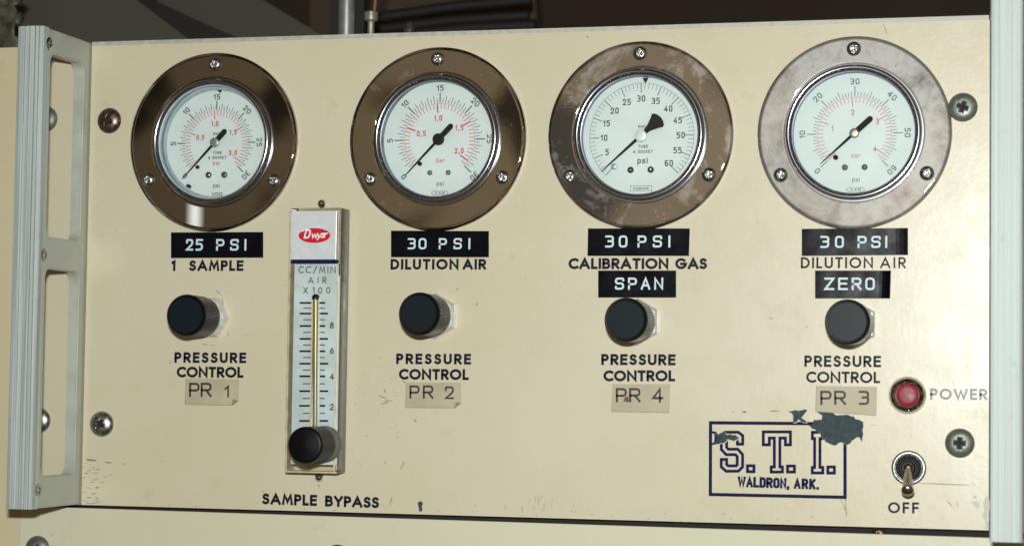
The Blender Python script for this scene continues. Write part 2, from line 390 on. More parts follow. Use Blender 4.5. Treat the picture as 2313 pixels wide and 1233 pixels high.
# ------------------------------------------------------------------ stroke lettering
def A_(cx, cy, rx, ry, a0, a1, n=None):
    n = n or max(3, int(abs(a1-a0)/11))
    return [(cx+rx*math.cos(math.radians(a0+(a1-a0)*i/n)), cy+ry*math.sin(math.radians(a0+(a1-a0)*i/n))) for i in range(n+1)]
BOWL = A_(.58,.735,.42,.265,90,-90)
SANS = {   # geometric sans capitals: width, list of (points, closed)
 'A': (.76, [([(0,0),(.5,1.0),(1,0)],0), ([(.21,.30),(.79,.30)],0)]),
 'B': (.52, [([(0,.0),(0,1),(.5,1)]+A_(.52,.77,.38,.23,90,-90)+[(.1,.54)],0), ([(.5,.54)]+A_(.54,.27,.46,.27,90,-90)+[(0,0)],0)]),
 'C': (.66, [(A_(.66,.5,.66,.5,55,305),0)]),
 'D': (.62, [([(0,0),(0,1),(.3,1)]+A_(.34,.5,.66,.5,90,-90)+[(0,0)],0)]),
 'E': (.44, [([(1,1),(0,1),(0,0),(1,0)],0), ([(0,.53),(.92,.53)],0)]),
 'F': (.42, [([(1,1),(0,1),(0,0)],0), ([(0,.50),(.9,.50)],0)]),
 'G': (.84, [(A_(.5,.5,.5,.5,48,352)+[(1,.47),(.52,.47)],0)]),
 'I': (0., [([(.5,0),(.5,1)],0)]),
 'L': (.36, [([(0,1),(0,0),(1,0)],0)]),
 'M': (.82, [([(0,0),(.14,1),(.5,.22),(.86,1),(1,0)],0)]),
 'N': (.66, [([(0,0),(0,1),(1,0),(1,1)],0)]),
 'O': (.88, [(A_(.5,.5,.5,.5,0,350,28),1)]),
 'P': (.46, [([(0,0),(0,1),(.55,1)]+BOWL+[(0,.47)],0)]),
 'R': (.50, [([(0,0),(0,1),(.55,1)]+BOWL+[(0,.47)],0), ([(.40,.45),(1,0)],0)]),
 'S': (.46, [(A_(.52,.76,.44,.24,32,262)+A_(.48,.26,.52,.26,82,-145),0)]),
 'T': (.50, [([(0,1),(1,1)],0), ([(.5,.98),(.5,0)],0)]),
 'U': (.56, [([(0,1),(0,.32)]+A_(.5,.30,.5,.30,185,355)+[(1,.32),(1,1)],0)]),
 'V': (.7, [([(0,1),(.5,0),(1,1)],0)]),
 'W': (1.05, [([(0,1),(.27,0),(.5,.9),(.73,0),(1,1)],0)]),
 'X': (.62, [([(0,1),(1,0)],0), ([(0,0),(1,1)],0)]),
 'Y': (.64, [([(0,1),(.5,.45),(1,1)],0), ([(.5,.45),(.5,0)],0)]),
 '/': (.5, [([(0,-.1),(1,1.05)],0)]),
 '1': (.17, [([(0,.86),(1,1),(1,0)],0)]),
 '0': (.55, [(A_(.5,.5,.5,.5,0,345,24),1)]),
 '2': (.45, [(A_(.5,.72,.5,.28,165,-35)+[(0,0),(1,0)],0)]),
 '4': (.5, [([(1,.25),(0,.25),(.75,1),(.75,0)],0)]),
 '6': (.48, [(A_(.5,.3,.5,.3,0,345,18),1), ([(.10,.48),(.62,1)],0)]),
 '8': (.46, [(A_(.5,.76,.42,.24,0,340,16),1), (A_(.5,.27,.5,.27,0,340,16),1)]),
}
RND = {    # rounded-rectangle sans (tape writer, dials, typed labels)
 '0': (.5, [([(0,0,.24),(0,1,.24),(1,1,.24),(1,0,.24)],1)]),
 '1': (.22, [([(0,.74),(1,1),(1,0)],0)]),
 '2': (.5, [([(0,.74),(0,1,.24),(1,1,.24),(1,.56,.16),(0,0),(1,0)],0)]),
 '3': (.5, [([(0,1),(1,1,.22),(1,.53,.2),(.35,.53)],0), ([(.6,.53),(1,.53,.2),(1,0,.24),(0,0)],0)]),
 '4': (.55, [([(.74,0),(.74,1),(0,.28),(1,.28)],0)]),
 '5': (.5, [([(1,1),(.06,1),(.02,.58),(1,.60,.24),(1,0,.26),(0,0,.12)],0)]),
 '6': (.5, [([(.9,1),(0,1,.3),(0,0,.24),(1,0,.24),(1,.58,.22),(0,.58,.1)],0)]),
 '8': (.5, [([(.06,.53,.2),(.06,1,.2),(.94,1,.2),(.94,.53,.2)],1), ([(0,0,.22),(0,.53,.2),(1,.53,.2),(1,0,.22)],1)]),
 'P': (.52, [([(0,0),(0,1),(1,1,.24),(1,.45,.24),(0,.45)],0)]),
 'R': (.54, [([(0,0),(0,1),(1,1,.24),(1,.47,.24),(0,.47)],0), ([(.5,.47),(1,0)],0)]),
 'S': (.54, [([(1,.82),(1,1,.22),(0,1,.24),(0,.52,.2),(1,.52,.22),(1,0,.24),(0,0,.22),(0,.17)],0)]),
 'I': (0., [([(.5,0),(.5,1)],0)]),
 'A': (.56, [([(0,0),(.5,1),(1,0)],0), ([(.2,.32),(.8,.32)],0)]),
 'N': (.52, [([(0,0),(0,1),(1,0),(1,1)],0)]),
 'Z': (.56, [([(0,1),(1,1),(0,0),(1,0)],0)]),
 'E': (.54, [([(1,1),(0,1),(0,0),(1,0)],0), ([(0,.52),(.9,.52)],0)]),
 'O': (.52, [([(0,0,.24),(0,1,.24),(1,1,.24),(1,0,.24)],1)]),
 'T': (.5, [([(0,1),(1,1)],0), ([(.5,.97),(.5,0)],0)]),
 'U': (.5, [([(0,1),(0,0,.24),(1,0,.24),(1,1)],0)]),
 'B': (.5, [([(0,0),(0,1),(.9,1,.2),(.9,.53,.2),(0,.53)],0), ([(.5,.53),(1,.53,.2),(1,0,.2),(0,0)],0)]),
 'K': (.5, [([(0,0),(0,1)],0), ([(1,1),(.08,.45)],0), ([(.3,.6),(1,0)],0)]),
 'C': (.5, [([(1,.8),(1,1,.22),(0,1,.24),(0,0,.24),(1,0,.22),(1,.2)],0)]),
 'H': (.5, [([(0,0),(0,1)],0), ([(1,0),(1,1)],0), ([(0,.5),(1,.5)],0)]),
 'D': (.5, [([(0,0),(0,1),(1,1,.24),(1,0,.24)],1)]),
 'V': (.55, [([(0,1),(.5,0),(1,1)],0)]),
 'W': (.75, [([(0,1),(.25,0),(.5,.95),(.75,0),(1,1)],0)]),
 'L': (.45, [([(0,1),(0,0),(1,0)],0)]),
 'F': (.48, [([(1,1),(0,1),(0,0)],0), ([(0,.52),(.9,.52)],0)]),
 '&': (.6, [([(1,0),(.15,.75,.1),(.35,1,.12),(.65,.8,.12),(0,.3,.1),(.3,0,.15),(1,.42)],0)]),
 '.': (0., [([(.5,-.02),(.5,.0)],0)]),
 ',': (.0, [([(.5,.0),(.3,-.16)],0)]),
 'p': (.45, [([(0,-.32),(0,.70)],0), ([(0,.68),(1,.68,.2),(1,0,.2),(0,0)],0)]),
 's': (.42, [([(1,.68),(0,.68,.16),(0,.35,.14),(1,.35,.14),(1,0,.16),(0,0)],0)]),
 'i': (0., [([(.5,0),(.5,.68)],0), ([(.5,.98),(.5,1.0)],0)]),
 'b': (.45, [([(0,1),(0,0)],0), ([(0,.68),(1,.68,.2),(1,0,.2),(0,0)],0)]),
 'a': (.45, [([(0,.68),(1,.68,.2),(1,0)],0), ([(1,.4),(0,.4,.12),(0,0,.12),(1,0)],0)]),
 'r': (.32, [([(0,0),(0,.68)],0), ([(0,.5),(.35,.68,.1),(1,.68)],0)]),
 'w': (.75, [([(0,.68),(.22,0),(.5,.6),(.78,0),(1,.68)],0)]),
 'y': (.5, [([(0,.68),(.5,.02)],0), ([(1,.68),(.25,-.36)],0)]),
 'e': (.48, [([(0,.36),(1,.36),(1,.68,.2),(0,.68,.22),(0,0,.22),(.95,0)],0)]),
}
def rounded(pts, closed):
    """replace (x,y,r) corners by short arcs"""
    out = []; n = len(pts)
    for i, p in enumerate(pts):
        if len(p) < 3 or p[2] <= 0 or (not closed and i in (0, n-1)): out.append((p[0], p[1])); continue
        a = Vector(pts[i-1][:2]); b = Vector(p[:2]); c = Vector(pts[(i+1) % n][:2])
        u = a-b; v = c-b; lu, lv = u.length, v.length
        if lu < 1e-6 or lv < 1e-6: out.append((p[0], p[1])); continue
        r = min(p[2], lu*.5, lv*.5); s_ = b+u/lu*r; e = b+v/lv*r
        for k in range(6):
            t = k/5; q = s_*(1-t)**2+b*2*t*(1-t)+e*t*t; out.append((q.x, q.y))
    return out
def clean(pts, closed):
    o = []
    for p in pts:
        if not o or math.hypot(p[0]-o[-1][0], p[1]-o[-1][1]) > 1e-4: o.append(p)
    if closed and len(o) > 2 and math.hypot(o[0][0]-o[-1][0], o[0][1]-o[-1][1]) < 1e-4: o.pop()
    return o
def ribbon(g, pts, t, h, closed=False, raise_=0.0, cap=True):
    """flat mitred band of width t along 2-D pts at height h (optionally raised as relief)"""
    pts = clean(pts, closed); n = len(pts)
    if n < 2: return
    if not closed and cap:
        def ext(a, b):
            d = math.hypot(a[0]-b[0], a[1]-b[1]); return (a[0]+(a[0]-b[0])/d*t/2, a[1]+(a[1]-b[1])/d*t/2)
        pts = [ext(pts[0], pts[1])]+pts[1:-1]+[ext(pts[-1], pts[-2])] if n > 2 else [ext(pts[0], pts[1]), ext(pts[1], pts[0])]
    L = []; Rr = []
    for i, p in enumerate(pts):
        a = pts[i-1] if (i or closed) else None; b = pts[(i+1) % n] if (i < n-1 or closed) else None
        d1 = Vector((p[0]-a[0], p[1]-a[1])).normalized() if a else None
        d2 = Vector((b[0]-p[0], b[1]-p[1])).normalized() if b else None
        if d1 is None: d1 = d2
        if d2 is None: d2 = d1
        m = (d1+d2)
        if m.length < 1e-5: m = d1.copy()
        m.normalize(); nrm = Vector((-m.y, m.x)); k = 1/max(.45, nrm.dot(Vector((-d1.y, d1.x))))
        L.append((p[0]+nrm.x*t/2*k, p[1]+nrm.y*t/2*k)); Rr.append((p[0]-nrm.x*t/2*k, p[1]-nrm.y*t/2*k))
    m_ = n if closed else n-1
    hh = h+raise_
    v = [(x, -hh, z) for x, z in L]+[(x, -hh, z) for x, z in Rr]
    f = [(i, (i+1) % n, n+(i+1) % n, n+i) for i in range(m_)]
    if raise_:
        v += [(x, -h, z) for x, z in L]+[(x, -h, z) for x, z in Rr]
        f += [(i, (i+1) % n, 2*n+(i+1) % n, 2*n+i) for i in range(m_)]
        f += [(n+i, n+(i+1) % n, 3*n+(i+1) % n, 3*n+i) for i in range(m_)]
        if not closed: f += [(0, n, 3*n, 2*n), (n-1, 2*n-1, 4*n-1, 3*n-1)]
    g.add(v, f)
LAY = [0]
def glyph(g, ch, font, x, z, H, t, ux, h, raise_=0, wide=1.0, shear=0):
    """draw one character with its left foot at (x,z); ux = unit vector of the baseline"""
    w_, strokes = font[ch]
    W = w_*H*wide; ww = max(0, W); hh = H-t
    for pts, closed in strokes:
        P = [((p[0]*ww), (p[1]*hh))+((p[2]*H,) if len(p) > 2 else ()) for p in pts]
        P = rounded(P, closed)
        Q = []
        for px, pz in P:
            a = px+t/2+shear*pz; b = pz+t/2; Q.append((x+a*ux[0]-b*ux[1], z+a*ux[1]+b*ux[0]))
        LAY[0] = (LAY[0]+1) % 5
        ribbon(g, Q, t, h+LAY[0]*.012, closed, raise_)
def text(g, s, font, p0, p1, H, t, h=0.06, raise_=0, wide=1.0, fit=True, gap=None, shear=0):
    """lay string s along baseline p0 -> p1 (mm), tracked so that it exactly fills that length"""
    d = Vector((p1[0]-p0[0], p1[1]-p0[1])); L = d.length; ux = d/L
    adv = [(font[c][0]*H*wide+t) if c != ' ' else H*.34 for c in s]
    tot = sum(adv); n = len(s)
    g0 = (L-tot)/max(1, n-1) if fit else (gap if gap is not None else H*.18)
    x = 0 if fit else (L-(tot+g0*(n-1)))/2
    for c, a in zip(s, adv):
        if c != ' ': glyph(g, c, font, p0[0]+ux[0]*x, p0[1]+ux[1]*x, H, t, (ux[0], ux[1]), h, raise_, wide, shear)
        x += a+g0
def ptext(g, s, font, xl, yl, xr, yr, hpx, tr, h0=0.0, **kw):
    """same, from photo pixels: left/right ends of the baseline and the cap height in pixels"""
    p0 = at(xl, yl, h0); p1 = at(xr, yr, h0); q = at(xl, yl-hpx, h0); H = math.hypot(q[0]-p0[0], q[1]-p0[1])
    text(g, s, font, p0, p1, H, H*tr, **kw)

# ------------------------------------------------------------------ front panel
H = 221.0; W = 422.9
GX = [64.7, 175.0, 269.7, 364.9]; GZ = [171.6, 171.3, 171.4, 170.9]
panel = thing('instrument_panel', 'cream painted instrument front panel holding the four round gauges, with printed lettering', 'panel')
holes = [circle(GX[i], GZ[i], 29.0, 72) for i in range(4)]
g = holed_plate([(.8, 0), (W, 0), (W, H-2.0), (.8, H-2.0)], holes, -3.0, 0.0); g.obj('face_plate', 'cream', panel)
g = G(); g.box(.8, W-.4, -.15, 3.0, H-2.0, H-.1)
tag(g.obj('top_edge', 'bare', panel), label='bare worn aluminium top edge')
ear = G(); ear.box(-30.8, -.6, 0.02, 3.0, 0, H-.6); tag(ear.obj('side_ear', 'cream', panel), label='ear behind the handle')
ear = G(); ear.box(W+1.4, 452, 0.02, 3.0, 0, H-.6); ear.obj('side_ear', 'cream', panel)

def lettering(s_list, name='printed_lettering', mat='ink', parent=None, **kw):
    g = G()
    for a in s_list: ptext(g, *a, **kw)
    return g.obj(name, mat, parent or panel)
B = .245
for args in (
    [('1', SANS, 387, 612, 397, 612, 24, B)], [('SAMPLE', SANS, 427, 612, 550, 612, 24, B)],
    [('DILUTION', SANS, 882, 609, 1036, 609, 24, B), ('AIR', SANS, 1045, 609, 1098, 609, 24, B)],
    [('CALIBRATION', SANS, 1284, 608, 1510, 608, 25, B), ('GAS', SANS, 1525, 608, 1597, 608, 25, B)],
    [('DILUTION', SANS, 1809, 606, 1972, 606, 25, .18), ('AIR', SANS, 1988, 606, 2046, 606, 25, .16)],
    [('PRESSURE', SANS, 394, 819, 556, 820, 24, B), ('CONTROL', SANS, 399, 852, 550, 853, 24.5, B)],
    [('PRESSURE', SANS, 895, 822, 1064, 823, 24, B), ('CONTROL', SANS, 901, 857, 1059, 858, 24.5, B)],
    [('PRESSURE', SANS, 1358, 824, 1526, 825, 25, B), ('CONTROL', SANS, 1363, 861, 1525, 861, 25, B)],
    [('PRESSURE', SANS, 1817, 828, 1990, 829, 25.5, .215), ('CONTROL', SANS, 1821, 864, 1988, 865, 25.5, .205)],
    [('SAMPLE', SANS, 592, 1138, 716, 1142, 25, B), ('BYPASS', SANS, 734, 1143, 856, 1147, 25, B)],
    [('OFF', SANS, 2006, 1158, 2076, 1159, 25, .2)],
    ): lettering(args)
lettering([('POWER', SANS, 2101, 902, 2230, 903, 25, .2)], mat='ink_glare')

# maker's block: frame, outlined slab letters, town
def zp(x, y): return at(1580+x/5.605, 920+y/5.605)
def zline(g, pts, t=35, closed=True):
    t *= 1.1
    LAY[0] = (LAY[0]+1) % 5
    ribbon(g, rounded([zp(p[0], p[1])+((p[2]/5.605/5.1,) if len(p) > 2 else ()) for p in pts], closed), t/5.605/5.15, .06+LAY[0]*.012, closed)
g = G(); zline(g, [(140,192),(1842,206),(1843,1134),(138,1098)], 38); g.obj('maker_mark_frame', 'ink_blue', panel)
g = G()
cen = [(514,462),(514,372),(480,345),(345,345),(310,385),(310,515),(352,560),(470,560),(512,605),(512,735),(478,770),(350,770),(310,735),(310,655)]
def offs(c, d):
    o = []
    for i, p in enumerate(c):
        a = Vector(c[max(i-1,0)]); b = Vector(p); e = Vector(c[min(i+1,len(c)-1)])
        d1 = (b-a).normalized() if i else (e-b).normalized(); d2 = (e-b).normalized() if i < len(c)-1 else d1
        m = (d1+d2).normalized(); n_ = Vector((-m.y, m.x)); k = 1/max(.5, n_.dot(Vector((-d1.y, d1.x))))
        o.append(tuple(b+n_*d*k))
    return o
zline(g, offs(cen, 34)+offs(cen, -34)[::-1], 34)
zline(g, [(608,735),(690,735),(690,810),(608,810)], 34)
zline(g, [(808,307),(1152,307),(1152,470),(1088,470),(1088,385),(1018,385),(1018,750),(1050,750),(1050,814),(908,814),(908,750),(948,750),(948,385),(885,385),(885,470),(808,470)], 34)
zline(g, [(1115,738),(1202,738),(1202,814),(1115,814)], 34)
zline(g, [(1430,312),(1556,312),(1556,392),(1525,392),(1525,756),(1562,756),(1562,826),(1428,826),(1428,756),(1458,756),(1458,392),(1430,392)], 34)
zline(g, [(1625,750),(1708,750),(1708,828),(1625,828)], 34)
zline(g, [(166,312),(200,318),(205,400),(195,455),(166,460)], 26, False)
g.obj('maker_initials', 'ink_blue', panel)
g = G(); ptext(g, 'WALDRON,', RND, 1666, 1099, 1783, 1103, 24, .25, wide=.72); ptext(g, 'ARK.', RND, 1793, 1103, 1850, 1105, 24, .25, wide=.72)
g.obj('maker_town', 'ink_blue', panel)

def flake(pts, jit, name, mat, h=.05, thick=.03, n=3, seed=1):
    """irregular patch: subdivided, roughened outline"""
    rnd = random.Random(seed); P = pts
    for k in range(n):
        Q = []
        for i, p in enumerate(P):
            q = P[(i+1) % len(P)]; L = math.hypot(p[0]-q[0], p[1]-q[1]); j = jit*L
            Q += [p, ((p[0]+q[0])/2+rnd.uniform(-j, j), (p[1]+q[1])/2+rnd.uniform(-j, j))]
        P = Q
    bm = bmesh.new(); vs = [bm.verts.new((x, -h, z)) for x, z in P]
    es = [bm.edges.new((vs[i], vs[(i+1) % len(vs)])) for i in range(len(vs))]
    bmesh.ops.triangle_fill(bm, use_beauty=True, edges=es, normal=(0,-1,0)); bm.verts.index_update()
    v = [tuple(x.co) for x in bm.verts]; f = [tuple(x.index for x in q.verts) for q in bm.faces]; bm.free()
    return v, f
def chips(lst, name, mat, jit=.16, h=.13):
    g = G()
    for i, pts in enumerate(lst):
        v, f = flake([zp(*p) for p in pts], jit, '', mat, h=h, seed=i+3); g.add(v, f)
        v, f = flake([zp(*p) for p in pts], jit, '', mat, h=h-.03, seed=i+3)
        e = G(); e.add([(x+.22, y, z-.22) for x, y, z in v], f); e.obj('chipped_paint_edge', 'chiplip', panel)
    return g.obj(name, mat, panel)
chips([[(1480,48),(1680,45),(1700,80),(1800,95),(1950,110),(1990,150),(2070,180),(2065,290),(2052,440),(2015,375),(1930,420),(1870,475),(1790,440),(1700,480),(1600,440),(1550,380),(1490,300),(1420,260),(1380,222),(1440,200),(1450,150),(1545,155),(1555,100)]],
      'paint_chip', 'chip', .13)['label'] = 'large dark paint chip beside the initials'
chips([[(1100,35),(1370,35),(1320,90),(1290,125),(1365,188),(1280,172),(1250,150),(1225,188),(1180,190),(1185,100)]], 'paint_chip', 'chip', .14)
chips([[(210,300),(240,345),(320,300),(350,345),(470,350),(492,392),(430,428),(360,395),(300,450),(240,462),(170,465),(208,440),(215,370),(195,320)]], 'paint_chip', 'chip', .16)

def dashes(specs, name, mat, h=.05):
    """little scuff strokes: (x0,y0,x1,y1,width px)"""
    g = G(); rnd = random.Random(5)
    for x0, y0, x1, y1, w_ in specs:
        a = Vector(at(x0, y0)); b = Vector(at(x1, y1)); d = b-a; L = max(d.length, .05); u = d/L; n_ = Vector((-u.y, u.x)); w2 = w_/5.1/2
        k = 5; top = []; bot = []
        for i in range(k+1):
            t = i/k; e = math.sin(pi*min(max(t, .06), .94))**.5*w2
            top.append(tuple(a+d*t+n_*e*rnd.uniform(.5, 1.2))); bot.append(tuple(a+d*t-n_*e*rnd.uniform(.5, 1.2)))
        P = top+bot[::-1]; g.add([(x, -h-rnd.uniform(0, .01), z) for x, z in P], [(i, i+1, 2*k-i, 2*k+1-i) for i in range(k)])
    return tag(g.obj(name, mat, panel), kind='stuff')
rnd = random.Random(11)
ds = [(195,1037,218,1040,5),(236,1042,252,1045,3),(275,1046,283,1048,2),(383,815,386,822,2),(1652,929,1660,930,2),(1676,930,1687,930,4),(1738,928,1762,928,2.5),
      (868,877,871,887,2),(860,912,878,908,3),(855,893,875,900,3),(866,905,886,905,2.5),(935,947,941,952,4),(910,858,915,865,3),(1995,55,2004,78,2),(2070,1090,2190,1095,2),
      (1898,1125,1914,1160,2),(1909,1120,1912,1165,2.5),(905,1060,914,1040,2.5),(1820,736,1823,740,3),(1737,717,1748,720,2),(718,1093,722,1099,3),(868,1040,870,1050,2),(880,1140,886,1122,2.5),
      (1325,82,1329,85,4),(2140,1130,2150,1142,3),(2160,1133,2164,1143,2),(1075,690,1080,684,3),(1030,655,1036,652,3),(487,655,498,664,2),(500,672,506,690,2),(513,760,518,748,2),(500,740,507,735,2),
      (458,777,470,778,3),(475,780,484,779,2)]
for i in range(46):
    x = rnd.gauss(205, 16); y = rnd.uniform(1052, 1136); ds.append((x, y, x+rnd.uniform(3, 12), y+rnd.uniform(-1, 1), rnd.uniform(.8, 2.2)))
for i in range(46):
    x = rnd.gauss(870, 50); y = rnd.gauss(890, 45); a = rnd.uniform(-2, 6); ds.append((x, y, x+rnd.uniform(-3, 6), y+a, rnd.uniform(.6, 1.8)))
for i in range(60):
    x = rnd.uniform(300, 2200); y = 1140+(x-180)*.027-rnd.expovariate(1/9)-3; ds.append((x, y, x+rnd.uniform(-4, 7), y+rnd.uniform(-6, 3), rnd.uniform(.6, 2)))
for i in range(26):
    x = rnd.gauss(1215, 30); y = rnd.gauss(1130, 14); ds.append((x, y, x+rnd.uniform(-3, 3), y+rnd.uniform(5, 14), rnd.uniform(.6, 1.6)))
for i in range(60):
    x = rnd.uniform(230, 2200); y = rnd.uniform(110, 1130); ds.append((x, y, x+rnd.uniform(-3, 4), y+rnd.uniform(-3, 4), rnd.uniform(.5, 1.6)))
dashes(ds, 'scuff_marks', 'scuff')
ds = []
for i in range(70):
    x = rnd.choice([rnd.uniform(1960, 2225), rnd.uniform(480, 700), rnd.uniform(1300, 2200)]); y = rnd.uniform(520, 1150)
    ds.append((x, y, x+rnd.uniform(-22, 22), y+rnd.uniform(-16, 16), rnd.uniform(.5, 1.4)))
dashes(ds, 'light_scratches', 'scufflt', .04)
# bare metal showing at the lower right corner
g = G()
for i, P in enumerate([[(2224,1124),(2232,1120),(2232,1194),(2222,1193),(2220,1165)], [(2193,1134),(2208,1130),(2214,1146),(2206,1148),(2200,1140)], [(2196,1118),(2206,1116),(2206,1124),(2198,1126)]]):
    v, f = flake([at(*p) for p in P], .2, '', '', h=.07+.01*i, seed=20+i); g.add(v, f)
g.obj('worn_corner_metal', 'bare', panel)
g = G()
v, f = flake([at(*p) for p in [(944,1134),(950,1130),(957,1136),(955,1152),(946,1153)]], .2, '', '', h=.06, seed=9); g.add(v, f)
g.obj('paint_chip', 'chip', panel)

# ------------------------------------------------------------------ panel below, rack posts
low = G(); low.bbox(-30.9, 460, -.0, 3.0, -75, -1.5, .35)
low_o = low.obj('lower_panel', 'cream_low'); 
bm_v = low_o.data.vertices      # its top edge runs slightly out of parallel, so the gap widens to the right
for v in bm_v:
    if v.co.z > -.01: v.co.z -= .0016*(v.co.x/.4229)
tag(low_o, 'second cream panel below the gap, cut off by the bottom of the picture', 'panel')
g = G()
g.obj if False else None
bk = G(); bk.box(-30, 440, 8, 9, -30, 6); tag(bk.obj('gap_backing', 'dark'), kind='structure')
g = G(); g.box(-75, -31.0, 1.0, 4.0, -120, 219.6)
tag(g.obj('rack_post', 'post'), 'cream rack upright at the left edge behind the grooved handle', 'rack post', 'rack uprights')
hl = [[(436.3+.0, z0), (447, z0), (447, z1), (436.3, z1)] for z0, z1 in ((31.5, 40.3), (176.3, 185.7), (217.2, 226.5), (-8.5, -.5))]
g = holed_plate([(435.6, -120), (475, -120), (475, 300), (435.6, 300)], hl, -2.6, .6)
tag(g.obj('rack_post', 'cream_low'), 'pale rack upright with square holes at the far right edge', 'rack post', 'rack uprights')
g = G(); g.box(432, 480, 18, 19, -120, 300); tag(g.obj('cabinet_liner', 'blackish'), kind='structure')

# ------------------------------------------------------------------ handles
def phillips(r, hgt, n=40, depth=None, cross=.5, arm=.17, flat=0., rot_=0):
    """pan/dome screw head with a real cross recess"""
    g = G(); depth = depth or hgt*.75; m = 14; v = [(0, -(hgt-depth), 0)]; f = []
    for k in range(1, m+1):
        q = k/m; rr = r*q
        for i in range(n):
            a = 2*pi*i/n; x, z = q*math.cos(a+rot_), q*math.sin(a+rot_)
            base = hgt*(1-q**(2.4+flat))**.62 if q < 1 else 0
            d = min(max(abs(x)-arm, abs(z)-cross), max(abs(z)-arm, abs(x)-cross))   # <0 inside the cross
            kk = min(1, max(0, -d/.10+.3)); s_ = kk*kk*(3-2*kk)
            v.append((rr*math.cos(a), -(base-depth*s_*(1-.35*q)), rr*math.sin(a)))
    for i in range(n): f.append((0, 1+i, 1+(i+1) % n))
    for k in range(m-1):
        for i in range(n):
            a, b = 1+k*n+i, 1+k*n+(i+1) % n; f.append((a, b, b+n, a+n))
    g.add(v, f); return g

def handle(name, label, side, z0, z1):
    """side=-1: left handle, its plate's inner face at x=0, everything else to the left"""
    x_in = 0 if side < 0 else 426.2
    t = thing(name, label, 'handle', (x_in, 0, 0), 'grooved aluminium rack handles')
    sg = side
    # side plate in the (h, z) plane with two cut-outs
    outer = [(0.3, z0), (47, z0), (47, z1), (0.3, z1)]
    c1 = rrect(6.5, 41, 124.8, 209.5, 5); c2 = rrect(6.5, 41, 14.5, 110.0, 5)
    gp = holed_plate(outer, [c1, c2], 0.0, 5.6)
    g = G(); g.add([(sg*(5.6+y) if True else 0, -x, z) for x, y, z in gp.v], gp.f)   # plate local: x<-h, y<-thickness
    ob = g.obj('side_plate', 'alu_plate', t)
    bm = bmesh.new(); bm.from_mesh(ob.data)
    ee = [e for e in bm.edges if e.is_manifold and e.calc_face_angle(0) > .25 and abs(e.verts[0].co.x-e.verts[1].co.x) < 1e-6]
    bmesh.ops.bevel(bm, geom=ee, offset=.0006, segments=2, affect='EDGES'); bm.to_mesh(ob.data); bm.free()
    # grooved nose: profile in x (0..13.2 outward) and h
    prof = [(0.0,44.0),(0.0,49.0),(.5,49.9),(1.3,50.0),(1.35,48.9),(2.0,48.9),(2.05,50.1),(3.4,50.1),(3.45,49.0),(4.0,49.0),(4.05,50.2),(6.1,50.2),(6.15,49.4),(6.6,49.4),(6.65,50.2),(8.5,50.2),(8.55,49.2),(9.1,49.2),(9.15,50.1),(11.0,50.1),(11.05,49.0),(11.6,49.0),(11.7,49.9),(12.6,49.6),(13.2,48.6),(13.2,44.5),(8.0,43.0),(6.0,43.0)]
    n = len(prof); g = G()
    v = [(sg*(p[0]-.25), -p[1], z0-.2) for p in prof]+[(sg*(p[0]-.25), -p[1], z1+.2) for p in prof]
    g.add(v, [tuple(range(n)), tuple(range(n, 2*n))]+[(i, (i+1) % n, n+(i+1) % n, n+i) for i in range(n)])
    g.obj('grooved_nose', 'alu', t)
    for z in (213.4, 115.8, 8.6):
        s_ = phillips(3.3, .9, 28, .6); g = G(); g.add([(-sg*(-y-.05), x-43.4, z+zz) for x, y, zz in s_.v], s_.f)
        g.obj('screw', 'steel', t, True, 50)
    return t
handle('panel_handle', 'left grooved aluminium handle with two long cut-outs in its side plate', -1, .2, 220.6)
handle('panel_handle', 'right grooved aluminium handle seen face-on, running past the top of the picture', 1, -1.6, 262)

# ------------------------------------------------------------------ big mounting screws
def mscrew(x, z, label, mat, rot_=.3, r=6.15, h=2.9, flat=0, group='cross-head mounting screws'):
    g = phillips(r, h, 48, 1.7, .40, .13, flat, rot_)
    o = g.obj('mounting_screw', mat, None, True, 60); o.location = (x*S, -.05*S, z*S)
    k = G(); e, b_ = .40*r*.82, .13*r*.85
    c_, s_ = math.cos(-rot_), math.sin(-rot_)
    P = [(b_,e),(-b_,e),(-b_,b_),(-e,b_),(-e,-b_),(-b_,-b_),(-b_,-e),(b_,-e),(b_,-b_),(e,-b_),(e,b_),(b_,b_)]
    k.prism([(p*c_-q*s_, p*s_+q*c_) for p, q in P], h-1.75, h-1.2 if h > 2 else h-1.0); k.obj('recess', 'dark' if mat != 'rusty' else 'blackish', o)
    return tag(o, label, 'screw', group)
mscrew(10.7, 182.8, 'rust-brown cross-head screw left of the first gauge', 'rusty', .25)
mscrew(10.4, 38.4, 'shiny steel cross-head screw at the lower left beside the handle', 'steel', .5)
mscrew(411.6, 181.2, 'dull grey-green screw touching the rim of the fourth gauge', 'zinc', .35, 6.3, 2.4, 1.5)
mscrew(410.7, 36.8, 'dull grey-green screw above the OFF switch near the right handle', 'zinc', .05, 6.3, 2.4, 1.5)
mscrew(-22.6, 184.2, 'half-hidden screw seen through the upper cut-out of the left handle', 'zinc', .2)
mscrew(-22.4, 39.6, 'half-hidden screw seen through the lower cut-out of the left handle', 'steel', .6)
mscrew(-21.4, -21.6, 'steel screw at the bottom left corner of the picture, on the lower panel', 'zinc', .4, 6.4)
mscrew(129.8, -21.6, 'screw on the lower panel below the words SAMPLE BYPASS, cut by the picture', 'rusty', .3, 6.8)
sx_, sz_ = at(1984, 1207, -5)
mscrew(sx_, sz_, 'tiny brown screw head in the gap under the OFF switch', 'rusty', .1, 3.2, 1.4).location.y = 5*S

